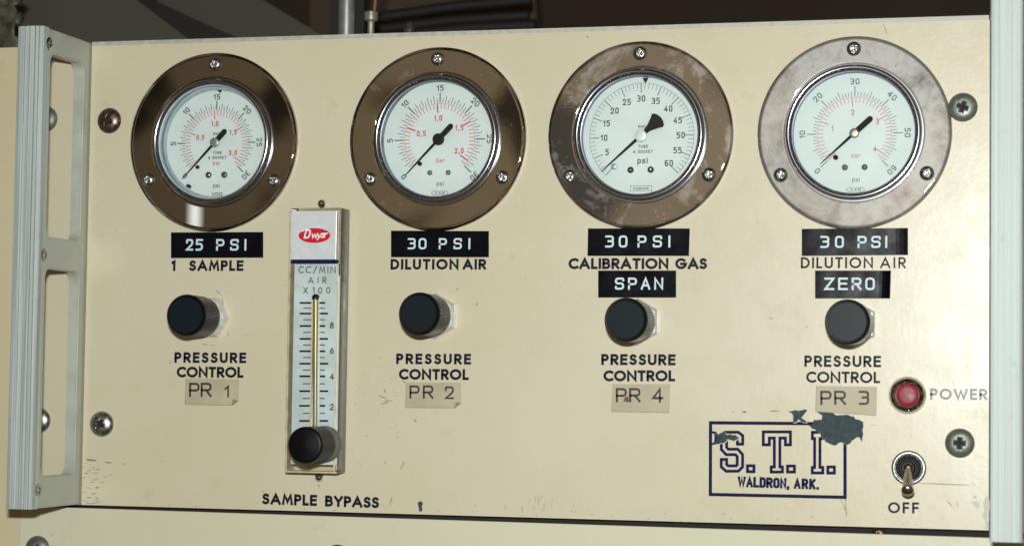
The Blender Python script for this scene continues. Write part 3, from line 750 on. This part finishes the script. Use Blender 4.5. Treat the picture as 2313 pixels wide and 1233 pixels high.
# ------------------------------------------------------------------ gauges
def ang(v, vmax, a0=225., sweep=270.): return math.radians(a0-sweep*v/vmax)
def ticks(g, vals, vmax, r0, r1, t, h, a0=225., sweep=270.):
    for v in vals:
        a = ang(v, vmax, a0, sweep); c, s_ = math.cos(a), math.sin(a)
        LAY[0] = (LAY[0]+1) % 5
        ribbon(g, [(r0*c, r0*s_), (r1*c, r1*s_)], t, h+LAY[0]*.008, cap=False)
def num(g, s, cx, cz, H, t, a=0, h=-2.35, wide=1.0, gap=.22):
    w_ = sum((RND[c][0]*H*wide+t) if c != ' ' else H*.3 for c in s)+gap*H*(len(s)-1)
    u = (math.cos(a), math.sin(a)); p0 = (cx-u[0]*w_/2+u[1]*H/2, cz-u[1]*w_/2-u[0]*H/2)
    text(g, s, RND, p0, (p0[0]+u[0]*w_, p0[1]+u[1]*w_), H, t, h=h, wide=wide)
def ringline(g, r, t, h, a0, a1, n=90): ribbon(g, [(r*math.cos(math.radians(a0+(a1-a0)*i/n)), r*math.sin(math.radians(a0+(a1-a0)*i/n))) for i in range(n+1)], t, h, cap=False)
D = -2.5      # dial plane (behind the panel face)
def gauge(i, label, kind, tarnish, sleeve, hub, needle):
    x, z = GX[i], GZ[i]
    t = thing('pressure_gauge', label, 'gauge', (x, 0, z), 'round flanged pressure gauges')
    ch = chrome('flange_chrome_%d' % i, tarnish, i*1.7+1, (.50,.48,.46) if i == 0 else (.66,.645,.62), base_rough=(0., 0., .005, .02)[i])
    G().lathe([(30.2,.05),(42.3,.05),(42.35,1.1),(42.1,1.7),(41.4,2.25),(40.6,2.5),(40.3,2.5),(31.2,2.5),(30.9,2.5),(30.4,2.3),(30.2,1.9),(30.2,.05)], 128, caps=False).obj('flange', ch, t, True, 28)
    G().lathe([(30.2,1.3),(29.7,1.3),(29.6,3.6),(29.4,4.4),(28.9,5.0),(28.3,5.2),(27.7,5.0),(27.3,4.4),(27.1,3.6),(26.9,3.2)], 128, caps=False).obj('bezel_ring', 'ringchrome', t, True, 50)
    G().lathe([(26.9,3.2),(26.5,3.1),(26.4,.8),(26.9,.6),(26.9,D)], 96, caps=False).obj('inner_sleeve', sleeve, t, True, 40)
    G().lathe([(28.6,D),(28.6,D-1.0)], 72).obj('dial', 'dial', t)
    G().lathe([(26.7,2.75),(26.7,2.45)], 72).obj('cover_glass', 'glass', t)
    for a in (90, 210, 330):
        a = math.radians(a+(-1 if i == 0 else 0)); s_ = phillips(3.25, 1.9, 26, 1.2, .55, .16, 0, a+i)
        o = s_.obj('screw', 'steel', t, True, 60); o.location = (36.6*math.cos(a)*S, -2.45*S, 36.6*math.sin(a)*S)
    gi = G(); gr = G(); gn = G(); gt = G()
    tk = D+.12
    if kind == 'a' or kind == 'b':
        vm = 30. if kind == 'a' else 60.
        K = (.912, 1., 1., .96)[i]; r0 = 17.2*K
        st = .5 if kind == 'a' else 1.
        al = [k*st for k in range(61)]
        mj = [k*vm/6 for k in range(7)]
        ticks(gi, [v for k, v in enumerate(al) if k % 10], vm, r0, r0+1.9*K, .25, tk)
        ticks(gi, [v for k, v in enumerate(al) if (k % 2 == 0 if kind == 'a' else k % 5 == 0) and k % 10], vm, r0+1.8*K, r0+3.2*K, .27, tk)
        ticks(gi, mj, vm, r0, r0+4.5*K, .46 if i < 2 else .36, tk+.05)
        red = 'dial_red' if i < 2 else 'dial_pink'
        ringline(gr, r0-.4, .16 if i else .1, tk-.03, 225, -45)
        bm_ = 2.07 if kind == 'a' else 4.14; u_ = .05 if kind == 'a' else .1
        ba = [k*u_ for k in range(42)]
        ticks(gr, [b for k, b in enumerate(ba) if k % 10], bm_, r0-.4, r0-2.9*K, .30, tk)
        ticks(gr, [b for k, b in enumerate(ba) if k % 10 == 0], bm_, r0-.4, r0-4.8*K, .62 if i == 1 else .42, tk+.05)
        lab = (['0','5','10','15','20','25','30'] if kind == 'a' else ['0','10','20','30','40','50','60'])
        for k, s_ in enumerate(lab):
            a = ang(mj[k], vm); r = 23.9*K
            ta = a-pi/2
            num(gn, s_, r*math.cos(a), r*math.sin(a), 2.6, .42, ta if k != 3 else 0)
        rl = (['0','0,5','1,0','1,5','2,0'] if kind == 'a' else ['0','1','2','3','4'])
        for k, s_ in enumerate(rl):
            a = ang(k*(.5 if kind == 'a' else 1.), bm_); r = 10.3*K if kind == 'a' else 11.6*K
            if k == 0: continue
            qx, qz = ((-8.8,3.0),(-.8,10.0),(9.4,5.4),(9.5,-5.2))[k-1] if kind == 'a' else ((-10.1,2.6),(-.9,9.8),(10.2,5.4),(9.2,-7.0))[k-1]
            num(gt, s_, qx*K, qz*K, 2.6*K, .44, 0, wide=.72)
        num(gt, 'bar', .6, -9.6, 1.9, .26)
        num(gn, 'psi', .6, -20.2, 1.9, .26)
        if i == 0:
            for s_, zz in (('PHOS', 4.2), ('TUBE', -4.7), ('& SOCKET', -7.0)): num(gn, s_, .8, zz, 1.35, .24)
            num(gn, 'VDO', 1.0, -24.3, 1.6, .3, wide=1.5)
            # setting ring markers
            gm = G(); gm.prism([(.2,25.2),(2.2,25.2),(2.4,24.1),(1.3,23.6),(1.2,24.3),(.2,24.6)], D+.2, D+.6); g2m = G(); g2m.prism([(-14.8,-20.4),(-12.4,-21.6),(-12.0,-20.2),(-13.9,-19.2)], D+.2, D+.6); g2m.obj('setting_marker', 'black', t)
            gm.obj('setting_marker', 'black', t)
            rg = G().lathe([(26.6,-.9),(25.4,-.9),(25.2,-1.4),(25.4,-1.9),(26.6,-1.9)], 96, c=(.4,0,-.3), caps=False); rg.obj('setting_ring', 'sleeve_lt', t, True)
        else:
            for cx in (-1.9, 1.9):
                ribbon(gn, [(.5+cx+2.0*math.cos(q*pi/12), -24.6+.95*math.sin(q*pi/12)) for q in range(24)], .2, tk, True)
            num(gn, 'HI', -1.3, -24.6, .8, .18); num(gn, 'RS', 2.2, -24.6, .8, .18)
        gr.obj('bar_ticks', red, t); gt.obj('bar_numerals', red, t)
        gi.obj('psi_ticks', 'dial_ink' if i < 2 else 'dial_grey', t); gn.obj('psi_numerals', 'dial_ink' if i < 2 else 'dial_grey', t)
    else:
        vm = 60.; a0, sw = 227., 272.
        ringline(gi, 23.9, .14, tk-.03, a0, a0-sw)
        ticks(gi, [v for v in range(61) if v % 5], vm, 23.9, 21.4, .2, tk, a0, sw)
        ticks(gi, range(0, 61, 5), vm, 23.9, 19.4, .36, tk+.05, a0, sw)
        for v in range(5, 61, 5):
            a = ang(v, vm, a0, sw); r = 16.9 if v < 45 else 17.5
            num(gn, str(v), r*math.cos(a)*1.02, r*math.sin(a), 2.8, .46, wide=.8, gap=.2)
        for s_, zz in (('PHOS', 4.2), ('TUBE', -4.7), ('& SOCKET', -7.0)): num(gn, s_, .8, zz, 1.35, .22)
        num(gn, 'psi', .6, -11.0, 2.6, .42)
        num(gn, 'NOSHOK', 0, -23.6, 1.0, .2, wide=1.4, gap=.3)
        ribbon(gn, [(-4.9,-24.7),(4.9,-24.7),(4.9,-22.4),(-4.9,-22.4)], .16, tk, True)
        gi.obj('psi_ticks', 'dial_grey', t); gn.obj('psi_numerals', 'dial_ink', t)
        gm = G(); gm.prism([(.3,26.2),(3.0,26.2),(2.4,24.9),(1.6,23.9),(.9,24.9)], D+.2, D+.8); gm.obj('setting_marker', 'black', t)
    # pointer
    a = math.radians(needle[0]); Lp, Lt = needle[1], needle[2]; u = (math.cos(a), math.sin(a)); n_ = (-u[1], u[0])
    def P(l, s_): return (u[0]*l+n_[0]*s_, u[1]*l+n_[1]*s_)
    g = G(); hh = D+1.7
    if needle[3] == 'fan':
        g.prism([P(Lp,.12),P(Lp*.75,.30),P(8,.55),P(0,.75),P(-2,.95),P(-4.5,1.2),P(-8,2.7),P(-10.2,3.9),P(-11.1,3.3),P(-11.9,1.8),P(-12.2,0),P(-11.9,-1.8),P(-11.1,-3.3),P(-10.2,-3.9),P(-8,-2.7),P(-4.5,-1.2),P(-2,-.95),P(0,-.75),P(8,-.55),P(Lp*.75,-.30),P(Lp,-.12)], hh, hh+.35)
    else:
        e = [P(-Lt-1.25*math.sin(q*pi/6), 1.25*math.cos(q*pi/6)) for q in range(7)]
        g.prism([P(Lp,.10),P(Lp*.7,.3),P(Lp*.5,.42),P(1.5,.62),P(-1.5,1.2)]+e+[P(-1.5,-1.2),P(1.5,-.62),P(Lp*.5,-.42),P(Lp*.7,-.3),P(Lp,-.10)], hh, hh+.35)
    g.obj('pointer', 'black', t)
    rh = needle[4]
    G().lathe([(rh,hh-.2),(rh,hh+.75),(rh*.8,hh+1.0),(rh*.32,hh+1.0),(rh*.25,hh+.7),(.01,hh+.7)], 32, caps=False).obj('hub', hub, t, True)
    # stop pin and the two dial screws
    pr, sr, sx, sz, px, pz = needle[5]
    G().lathe([(pr,D),(pr,D+.9),(pr*.5,D+1.2),(.01,D+1.25)], 20, c=(px,0,pz), caps=False).obj('stop_pin', 'black' if i != 2 else 'sleeve_lt', t, True)
    for sx_ in sx:
        s_ = G().lathe([(sr,D),(sr,D+.3),(sr*.85,D+.3+sr*.35),(sr*.5,D+.3+sr*.6),(.01,D+.3+sr*.68)], 24, c=(sx_,0,sz), caps=False)
        s_.obj('dial_screw', {0:'chrome',1:'zinc',2:'chrome',3:'zinc'}[i], t, True, 60)
    return t
gauge(0, 'first round gauge from the left, dark clean chrome flange, labelled 25 PSI', 'a', .02, 'sleeve_lt', 'hubgrey', (226.5, 23.5, 7.0, 'bar', 2.2, (.9, 1.75, (-3.4, 4.6), -15.2, -9.0, -11.4)))
gauge(1, 'second round gauge from the left with red bar scale and black hub, above DILUTION AIR', 'a', .22, 'sleeve', 'black', (226.0, 23.0, 8.2, 'bar', 2.7, (1.0, 1.2, (-4.4, 4.4), -15.2, -9.2, -11.0)))
gauge(2, 'third round gauge from the left with fan-tailed pointer, above CALIBRATION GAS', 'c', .45, 'sleeve', 'silver', (221.5, 24.0, 0, 'fan', 2.7, (1.4, 1.7, (-4.8, 4.4), -15.2, -12.3, -13.6)))
gauge(3, 'fourth round gauge with pale scratched tarnished flange at the right, above ZERO', 'b', .78, 'sleeve', 'brass', (222.0, 20.0, 9.2, 'bar', 2.1, (1.1, 1.35, (-4.2, 4.4), -14.8, -8.2, -10.4)))

# ------------------------------------------------------------------ pressure control knobs
def knurl(n, a): return lambda i, h: 1+(a if i % 4 in (0, 1) else -a)
def control_knob(x, z, label, nutrot, mark=False):
    t = thing('control_knob', label, 'knob', (x, 0, z), 'black pressure control knobs')
    v = circle(0, 0, 10.4, 6, nutrot); v2 = circle(0, 0, 9.6, 6, nutrot)
    g = G(); g.lathe([(10.2,.05),(10.4,.4),(10.4,3.2),(9.3,3.9),(6,3.9)], 6, caps=False)
    c_, s_ = math.cos(nutrot), math.sin(nutrot); g.v = [(a*c_-b*s_, y, a*s_+b*c_) for a, y, b in g.v]
    g.obj('hex_nut', 'nut', t)
    G().lathe([(6.2,3.0),(6.2,6.5),(8.2,6.6),(8.6,7.2),(8.6,8.6)], 48, caps=False).obj('collar', 'nut', t, True, 30)
    G().lathe([(8.7,8.4),(9.2,9.0),(9.3,11.5),(9.3,24.6),(9.25,25.2)], 192, mod=lambda i, h: (1+(.018 if i % 4 in (0,1) else -.03)) if 9.1 < h < 25 else 1, caps=False).obj('knurled_barrel', 'plastic', t)
    G().lathe([(9.35,25.2),(9.55,25.4),(9.6,26.6),(9.35,27.5),(8.8,28.0),(8.35,27.95),(8.2,27.7)], 96, caps=False).obj('cap_rim', 'rim', t, True, 40)
    G().lathe([(8.25,27.7),(8.1,27.85),(4,27.85),(.01,27.85)], 96, caps=False).obj('cap_face', 'capface', t, False)
    return t
control_knob(64.0, 89.1, 'black knurled knob under 1 SAMPLE, above the PR 1 sticker', 0.0)
control_knob(175.8, 90.2, 'black knurled knob under the left DILUTION AIR, above the PR 2 sticker', pi/6)
control_knob(269.8, 88.0, 'black knurled knob just below the SPAN tape, above the PR 4 sticker', pi/6)
control_knob(365.6, 87.5, 'black knurled knob just below the ZERO tape, above the PR 3 sticker', pi/6)

# ------------------------------------------------------------------ embossed tapes
def tape(px, texts, label, curl=0, tw=.5):
    (x0, y0), (x1, y1), (x2, y2), (x3, y3) = px      # TL TR BR BL in photo pixels
    P = [at(x0,y0,.4), at(x1,y1,.4), at(x2,y2,.4), at(x3,y3,.4)]
    t = thing('embossed_label', label, 'label', (P[3][0], 0, P[3][1]), 'black embossed tape labels')
    ox, oz = P[3]
    n = 26; v = []; f = []
    for k in range(n+1):
        q = k/n; lift = curl*max(0, (q-.86)/.14)**2+.02*math.sin(q*17)
        for (a, b) in ((P[0], P[1]), (P[3], P[2])):
            x = a[0]+(b[0]-a[0])*q; z = a[1]+(b[1]-a[1])*q
            v.append((x-ox, -.32-lift, z-oz)); v.append((x-ox, -.02-lift, z-oz))
    for k in range(n):
        a = 4*k; b = a+4
        f += [(a, b, b+2, a+2), (a+1, a+3, b+3, b+1), (a, a+1, b+1, b), (a+2, b+2, b+3, a+3)]
    f += [(0, 2, 3, 1), (4*n, 4*n+1, 4*n+3, 4*n+2)]
    mkobj('tape_strip', v, f, 'tape', t)
    g = G()
    for s_, xl, xr, yb, hp in texts: ptext(g, s_, RND, xl, yb, xr, yb, hp, .16, .5, h=.30, raise_=.28, wide=1.0 if s_ == '25' else 1.15)
    g.v = [(a-ox, b, c-oz) for a, b, c in g.v]
    g.obj('embossed_lettering', 'emboss', t)
tape([(386,525),(594,524),(594,582),(386,583)], [('25',420,458,566,26),('PSI',488,556,566,26)], 'black tape reading 25 PSI under the first gauge')
tape([(883,521),(1104,522),(1104,581),(883,581)], [('30',921,963,563,25),('PSI',991,1062,563,25)], 'black tape reading 30 PSI under the second gauge')
tape([(1328,516),(1558,516),(1556,578),(1327,578)], [('30',1367,1417,559,27),('PSI',1440,1514,559,27)], 'black tape reading 30 PSI above CALIBRATION GAS')
tape([(1351,611),(1527,611),(1527,672),(1351,672)], [('SPAN',1389,1498,654,27)], 'short black tape reading SPAN')
tape([(1811,517),(2051,515),(2051,576),(1811,578)], [('30',1853,1906,560,27),('PSI',1937,2004,560,27)], 'black tape reading 30 PSI under the fourth gauge, with glare', .35)
tape([(1841,611),(2013,611),(2011,674),(1841,674)], [('ZERO',1862,1976,655,28)], 'short black tape reading ZERO with its right end lifting', 1.3)

# ------------------------------------------------------------------ typed paper stickers
def sticker(pts, s1, s2, label, seed):
    P = [at(*p, .1) for p in pts]; ox, oz = P[-1]
    t = thing('paper_label', label, 'sticker', (ox, 0, oz), 'typed paper stickers')
    g = G(); g.prism([(a-ox, b-oz) for a, b in P], .02, .14); g.obj('sticker_paper', 'paper', t)
    g = G()
    for s_, xl, xr, yb, hp in (s1, s2): ptext(g, s_, RND, xl, yb, xr, yb, hp, .155, .1, h=.17, wide=1.25 if s_ == 'PR' else 1.15)
    g.v = [(a-ox, b, c-oz) for a, b, c in g.v]; g.obj('typed_lettering', 'typed', t)
    g = G(); Q = [(a-ox, b-oz) for a, b in P]; ribbon(g, [Q[-1], Q[0]], .18, .15, cap=False); ribbon(g, [Q[-2], Q[-1]], .22, .16, cap=False)
    if len(Q) == 5: g.prism([Q[2], Q[3], (Q[3][0]+.3, Q[2][1]-.3+.9)], .15, .9)
    g.obj('dark_edge', 'edgedark', t)  # darker left and bottom edges, darker folded corner
    return t
sticker([(420,854),(540,856),(539,905),(525,915),(418,913)], ('PR',427,478,896,32), ('1',507,523,897,27), 'yellowed paper sticker typed PR 1, below the knob left of the flow meter', 1)
sticker([(917,863),(1041,864),(1041,911),(1028,921),(916,920)], ('PR',925,979,900,30), ('2',1005,1028,901,29), 'yellowed paper sticker typed PR 2, below the knob right of the flow meter', 2)
sticker([(1385,867),(1514,867),(1512,932),(1381,929)], ('PR',1391,1447,908,32), ('4',1473,1498,909,33), 'yellowed paper sticker typed PR 4, with a brown spot', 3)
sticker([(1844,871),(1981,873),(1980,938),(1842,929)], ('PR',1853,1911,914,32), ('3',1940,1966,914,32), 'yellowed paper sticker typed PR 3, slanting above the dark paint chip', 4)
v, f = flake([at(1410,897), at(1419,895), at(1424,905), at(1417,908), at(1408,906)], .2, '', '', h=.22, seed=2)
sp = G(); sp.add(v, f); so = sp.obj('brown_spot', 'rusty')
for o in bpy.data.objects:
    if o.name.startswith('paper_label') and 'PR 4' in o.get('label', ''):
        so.parent = o; so.matrix_parent_inverse = Matrix.Translation((-o.location[0], 0, -o.location[2]))

# ------------------------------------------------------------------ flow meter
fm = thing('flow_meter', 'clear acrylic flow meter with red oval badge and vertical scale, between the first two gauges', 'flow meter', (120.5, 0, 17.9))
FX, FZ = 120.5, 17.9
X0, X1, Z1 = -12.9, 12.6, 121.3
G().bbox(X0, X1, -12, -.1, 0, Z1, .8).obj('acrylic_body', 'acrylic', fm, True, 30)
def fp(px, py, h=12.): x, z = at(px, py, h); return x-FX, z-FZ
# tinted strips in the block stand in for refracted stripes and the side highlight
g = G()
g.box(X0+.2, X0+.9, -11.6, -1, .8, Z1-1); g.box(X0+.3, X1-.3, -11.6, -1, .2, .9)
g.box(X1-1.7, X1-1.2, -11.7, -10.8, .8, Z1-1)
g.obj('refraction_edge', 'acedge', fm)
g = G(); g.box(X1-.75, X1-.45, -9.6, -8.9, 4, Z1-34); g.box(X1-.75, X1-.45, -3.2, -2.2, 2, Z1-34); g.box(X1-1.1, X1-.5, -11.2, -1.2, Z1-31, Z1-1.5)
g.obj('refraction_stripe', 'acside', fm)
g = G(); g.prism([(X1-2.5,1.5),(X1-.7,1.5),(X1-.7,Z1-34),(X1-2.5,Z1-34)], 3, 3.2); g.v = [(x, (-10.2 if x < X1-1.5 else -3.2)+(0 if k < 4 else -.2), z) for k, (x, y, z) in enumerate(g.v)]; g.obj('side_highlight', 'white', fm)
# scale plate and name plate sit in the front face
a = fp(664, 596); b = fp(761, 1050)
G().box(a[0], b[0], -11.2, -10.6, b[1], a[1]).obj('scale_plate', 'scaleplate', fm)
pl = [o for o in bpy.data.objects if o.name.startswith('scale_plate')][-1]
a2 = fp(658, 477, 12.8); b2 = fp(759, 586, 12.8)
npl = G().bbox(a2[0], b2[0], -12.9, -11.9, b2[1], a2[1], .2).obj('name_plate', 'silver', fm)
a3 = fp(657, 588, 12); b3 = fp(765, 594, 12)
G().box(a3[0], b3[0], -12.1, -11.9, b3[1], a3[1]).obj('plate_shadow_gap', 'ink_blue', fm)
ov = fp(710, 532, 13)
G().add([(ov[0]+7.7*math.cos(q*pi/32), -12.98, ov[1]+3.4*math.sin(q*pi/32)) for q in range(64)], [tuple(range(64))]).obj('logo_oval', 'red', npl)
g = G(); p0 = fp(686, 539, 13); p1 = fp(742, 537, 13)
text(g, 'D', RND, p0, (p0[0]+3.1, p0[1]+.1), 4.1, .72, h=13.02, wide=1.05, shear=.28)
text(g, 'wyer', RND, (p0[0]+3.5, p0[1]+.05), (p1[0]-.6, p1[1]), 3.1, .58, h=13.02, shear=.25, wide=1.15)
ribbon(g, [(p0[0]-.9, p0[1]+3.4), (p0[0]+.9, p0[1]+4.3), (p0[0]+2.4, p0[1]+4.1)], .5, 13.06)
g.obj('logo_lettering', 'white', npl)
# scale print
def fstroke(g, x0, y0, x1, y1, t): 
    LAY[0] = (LAY[0]+1) % 5; ribbon(g, [fp(x0,y0,11.3), fp(x1,y1,11.3)], t, 11.25+LAY[0]*.008, cap=False)
ys = [684, 708, 736, 765, 793, 821, 849.5, 883, 916, 950]
gL = G()
for k, y in enumerate(ys):
    fstroke(gL, 677-.3*k/2, y, 703, y, .85); fstroke(gL, 722, y, 741 if k % 2 else 734.5, y, .85)
    if k < 9:
        ym = (y+ys[k+1])/2; fstroke(gL, 685-.2*k, ym, 703, ym, .42); fstroke(gL, 722, ym, 734, ym, .42)
gL.obj('scale_marks', 'ink_blue', pl)
g = G()
def ftext(s, xl, xr, y, hp, tr=.13):
    p0 = fp(xl, y, 11.3); p1 = fp(xr, y, 11.3); text(g, s, SANS, p0, p1, hp/5.05, hp/5.05*tr, h=11.3)
ftext('CC/MIN', 674, 758, 617, 16); ftext('AIR', 696, 737, 640, 15); ftext('X', 685, 696, 663, 15); ftext('100', 706, 746, 663, 15)
for s_, y in (('8', 742), ('6', 799), ('4', 857), ('2', 926)): ftext(s_, 745, 755, y, 15, .17)
g.obj('scale_lettering', 'dial_ink', pl)
# tapered bore with guide rod
p0 = fp(713, 672, 12); p1 = fp(711, 965, 12)
G().tube([(p0[0], -11.6, p0[1]), (p1[0], -11.6, p1[1])], [1.5, 1.15], 14).obj('flow_tube', 'bore', fm, True)
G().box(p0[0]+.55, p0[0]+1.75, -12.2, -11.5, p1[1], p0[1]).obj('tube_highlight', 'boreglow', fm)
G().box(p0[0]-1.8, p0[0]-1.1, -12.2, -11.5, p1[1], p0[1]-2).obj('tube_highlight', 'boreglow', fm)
G().lathe([(1.6,11),(1.6,12.6),(1.1,13),(.01,13.1)], 20, c=(p0[0],0,p0[1]), caps=False).obj('top_stop', 'black', fm, True)
G().box(p1[0]-1.4, p1[0]+1.4, -12.9, -11.5, p1[1]-2.2, p1[1]).obj('float_ball_stop', 'zinc', fm)
# valve knob
kx, kz = 127.0-FX, 31.3-FZ
G().lathe([(8.3,12.0),(8.3,13.0),(7.9,13.6),(7.4,18.5),(7.4,20)], 48, c=(kx,0,kz), caps=False).obj('valve_collar', 'zinc', fm, True, 30)
kn = G().lathe([(7.4,19),(7.9,19.5),(8.0,22),(8.0,36),(8.0,36.3)], 160, c=(kx,0,kz), mod=lambda i, h: (1+(.022 if i % 4 in (0,1) else -.022)) if 19.6 < h < 36.1 else 1, caps=False).obj('valve_knob', 'rim', fm)
G().lathe([(8.0,36.3),(8.2,36.6),(8.15,37.6),(7.6,38.2),(6.8,38.4),(.01,38.9)], 64, c=(kx,0,kz), caps=False).obj('valve_knob_cap', 'rim', kn, True, 60)
for px, py in ((727,460), (721,1077)):
    x, z = at(px, py, 1.5); o = G().ball((x-FX, -1.6, z-FZ), 2.0, 20, 12).obj('mounting_stud', 'chrome', fm, True, 60)

# ------------------------------------------------------------------ pilot lamp
t = thing('pilot_lamp', 'round red pilot lamp in a chrome bezel beside the word POWER', 'lamp', (388.5, 0, 57.0))
G().lathe([(8.0,.05),(8.05,.8),(7.6,2.0),(6.9,2.9),(6.1,3.4),(5.6,3.2),(5.1,2.6),(5.0,1.2)], 72, caps=False).obj('bezel', 'chrome', t, True, 50)
G().lathe([(4.9,1.0),(4.8,2.2),(4.4,2.7),(3.0,2.9),(.01,3.0)], 48, caps=False).obj('lens', 'lens', t, True, 50)

# ------------------------------------------------------------------ toggle switch
t = thing('toggle_switch', 'metal toggle switch pointing down above the word OFF', 'switch', (389.2, 0, 25.8))
G().lathe([(7.4,.05),(7.4,.5),(6.9,.75),(6.6,.35),(6.0,.35)], 64, caps=False).obj('washer', 'steel', t, True, 30)
G().lathe([(6.3,.5),(6.2,1.4),(5.8,2.1),(5.5,1.6),(5.3,2.2),(5.1,1.7)], 48, caps=False).obj('ring_nut', 'steel', t, True, 30)
G().lathe([(5.1,1.0),(5.05,3.2),(4.6,3.6),(4.1,3.5),(4.0,.4),(.01,.3)], 48, caps=False).obj('bushing', 'blackish', t, True, 30)
tip = at(2050, 1104, 15); tx, tz = tip[0]-389.2, tip[1]-25.8
g = G(); g.ball((0,-2.9,0), 2.9); g.obj('pivot_ball', 'lever', t, True, 80)
ps = []; rs = []
for k in range(12):
    q = k/11; ps.append((tx*q, -3.2-(11.6)*q, tz*q)); rs.append(1.75+.55*q)
for k in range(1, 8):
    q = k/7; ps.append((tx*(1+.16*q), -14.8-2.2*q, tz*(1+.16*q))); rs.append(max(.05, (2.3+.75*math.sin(q*pi*.55))*math.sqrt(max(0.0005, 1-q**3))))
g = G(); g.tube(ps, rs, 24); g.obj('lever', 'lever', t, True, 80)

# ------------------------------------------------------------------ what shows above the panel
def bgp(px, py, h): x, z = at(px, py, h); return x, z
def slab(name, px, h, thick, mat):
    g = G(); g.prism([at(x, y, h) for x, y in px], h-thick, h); return g.obj(name, mat)
tag(slab('back_wall', [(-600,-700),(3000,-700),(3000,500),(-600,500)], -520, 4, 'brown2'), kind='structure')
tag(slab('sheet_metal_cover', [(-200,-200),(262,-200),(300,-6),(480,130),(-200,260)], -150, 3, 'olive'), 'olive grey metal sheet behind the top left of the panel', 'metal sheet')
tag(slab('metal_gusset', [(330,-200),(250,-200),(334,0),(600,160),(860,160),(592,0),(430,-90)], -210, 4, 'olive'), 'slanting grey metal gusset behind the panel, right of the dark strap', 'metal sheet')
tag(slab('rubber_strap', [(240,-60),(330,-60),(345,0),(420,35),(590,110),(470,130),(400,80),(300,10)], -170, 6, 'blackish'), 'dark diagonal strap crossing behind the first gauge', 'strap')
tag(slab('brown_board', [(700,-120),(1200,-120),(1220,160),(700,160)], -340, 6, 'brown'), 'brown board in the shadows above the second gauge', 'board')
x, z = at(783, 40, -120)
tag(G().tube([(x, 120, z-60), (x, 120, z+80)], 4.3, 24).obj('steel_pipe', 'pipe', None, True), 'shiny vertical steel pipe above the top edge', 'pipe')
x, z = at(745, 40, -135); x2, _ = at(822, 40, -135)
g = G(); g.box(x, x2, 135, 139, z-60, z+80); tag(g.obj('pipe_shade', 'blackish'), 'black sheet standing in for the shade behind the vertical pipe', 'shade sheet')  # black sheet put in for the dark shade around the pipe
t = thing('tube_fitting', 'small pale fitting on a thin stem right of the steel pipe', 'fitting', (*[at(838, 60, -125)[0]], 125, at(838, 60, -125)[1]))
G().tube([(0,0,-40),(0,0,3)], 1.7, 14).obj('stem', 'fitting', t, True)
G().tube([(0,0,2.2),(0,0,3.2),(0,0,7.2),(0,0,8.2)], [2,3.7,3.7,2], 16).obj('cap_nut', 'fitting', t, True, 40)
G().tube([(1.6,0,7.5),(2.2,0,16),(5.5,0,34)], 1.2, 10).obj('copper_tube', 'copper', t, True)
for i, (a, b, r) in enumerate((((850,38),(1190,2),3.2), ((865,62),(1185,38),3.0), ((905,78),(1200,60),3.4))):
    p = at(*a, -260); q = at(*b, -260)
    m_ = ((p[0]+q[0])/2, 262, (p[1]+q[1])/2+1.5)
    tag(G().tube([(p[0]-6, 262, p[1]-1), m_, (q[0]+2, 262, q[1]+1)], r, 12).obj('hose', 'blackish', None, True),
        ['highest of the three black hoses above the second gauge', 'middle one of the three black hoses above the second gauge', 'lowest of the three black hoses above the second gauge'][i], 'hose', 'black hoses behind the panel')
x, z = at(925, 66, -150)
tag(G().ball((x, 150, z-1), 3.2, 16, 10, 1, 1, 1.6).obj('screw_cap', 'crumple', None, True), 'small brownish cap poking up behind the edge', 'cap')
# crumpled piece at the far left
g = G(); rnd = random.Random(3); nx, nz_ = 14, 16; v = []; f = []
for i in range(nx):
    for k in range(nz_):
        p = at(-60+i*11, -60+k*13, -40); v.append((p[0]+rnd.uniform(-.8,.8), 40+rnd.uniform(-4,4), p[1]+rnd.uniform(-.8,.8)))
for i in range(nx-1):
    for k in range(nz_-1): a = i*nz_+k; f.append((a, a+1, a+nz_+1, a+nz_))
cpl = [q for q in f if (lambda P: P[0] < at(40+12*math.sin(P[2]*.5), 0, -40)[0])(v[q[0]])]
g.add(v, cpl); o = g.obj('crumpled_foil', 'crumple', None, True, 180)
sm = o.modifiers.new('solid', 'SOLIDIFY'); sm.thickness = .0006
tag(o, 'crumpled brownish foil behind the top of the left handle', 'foil')
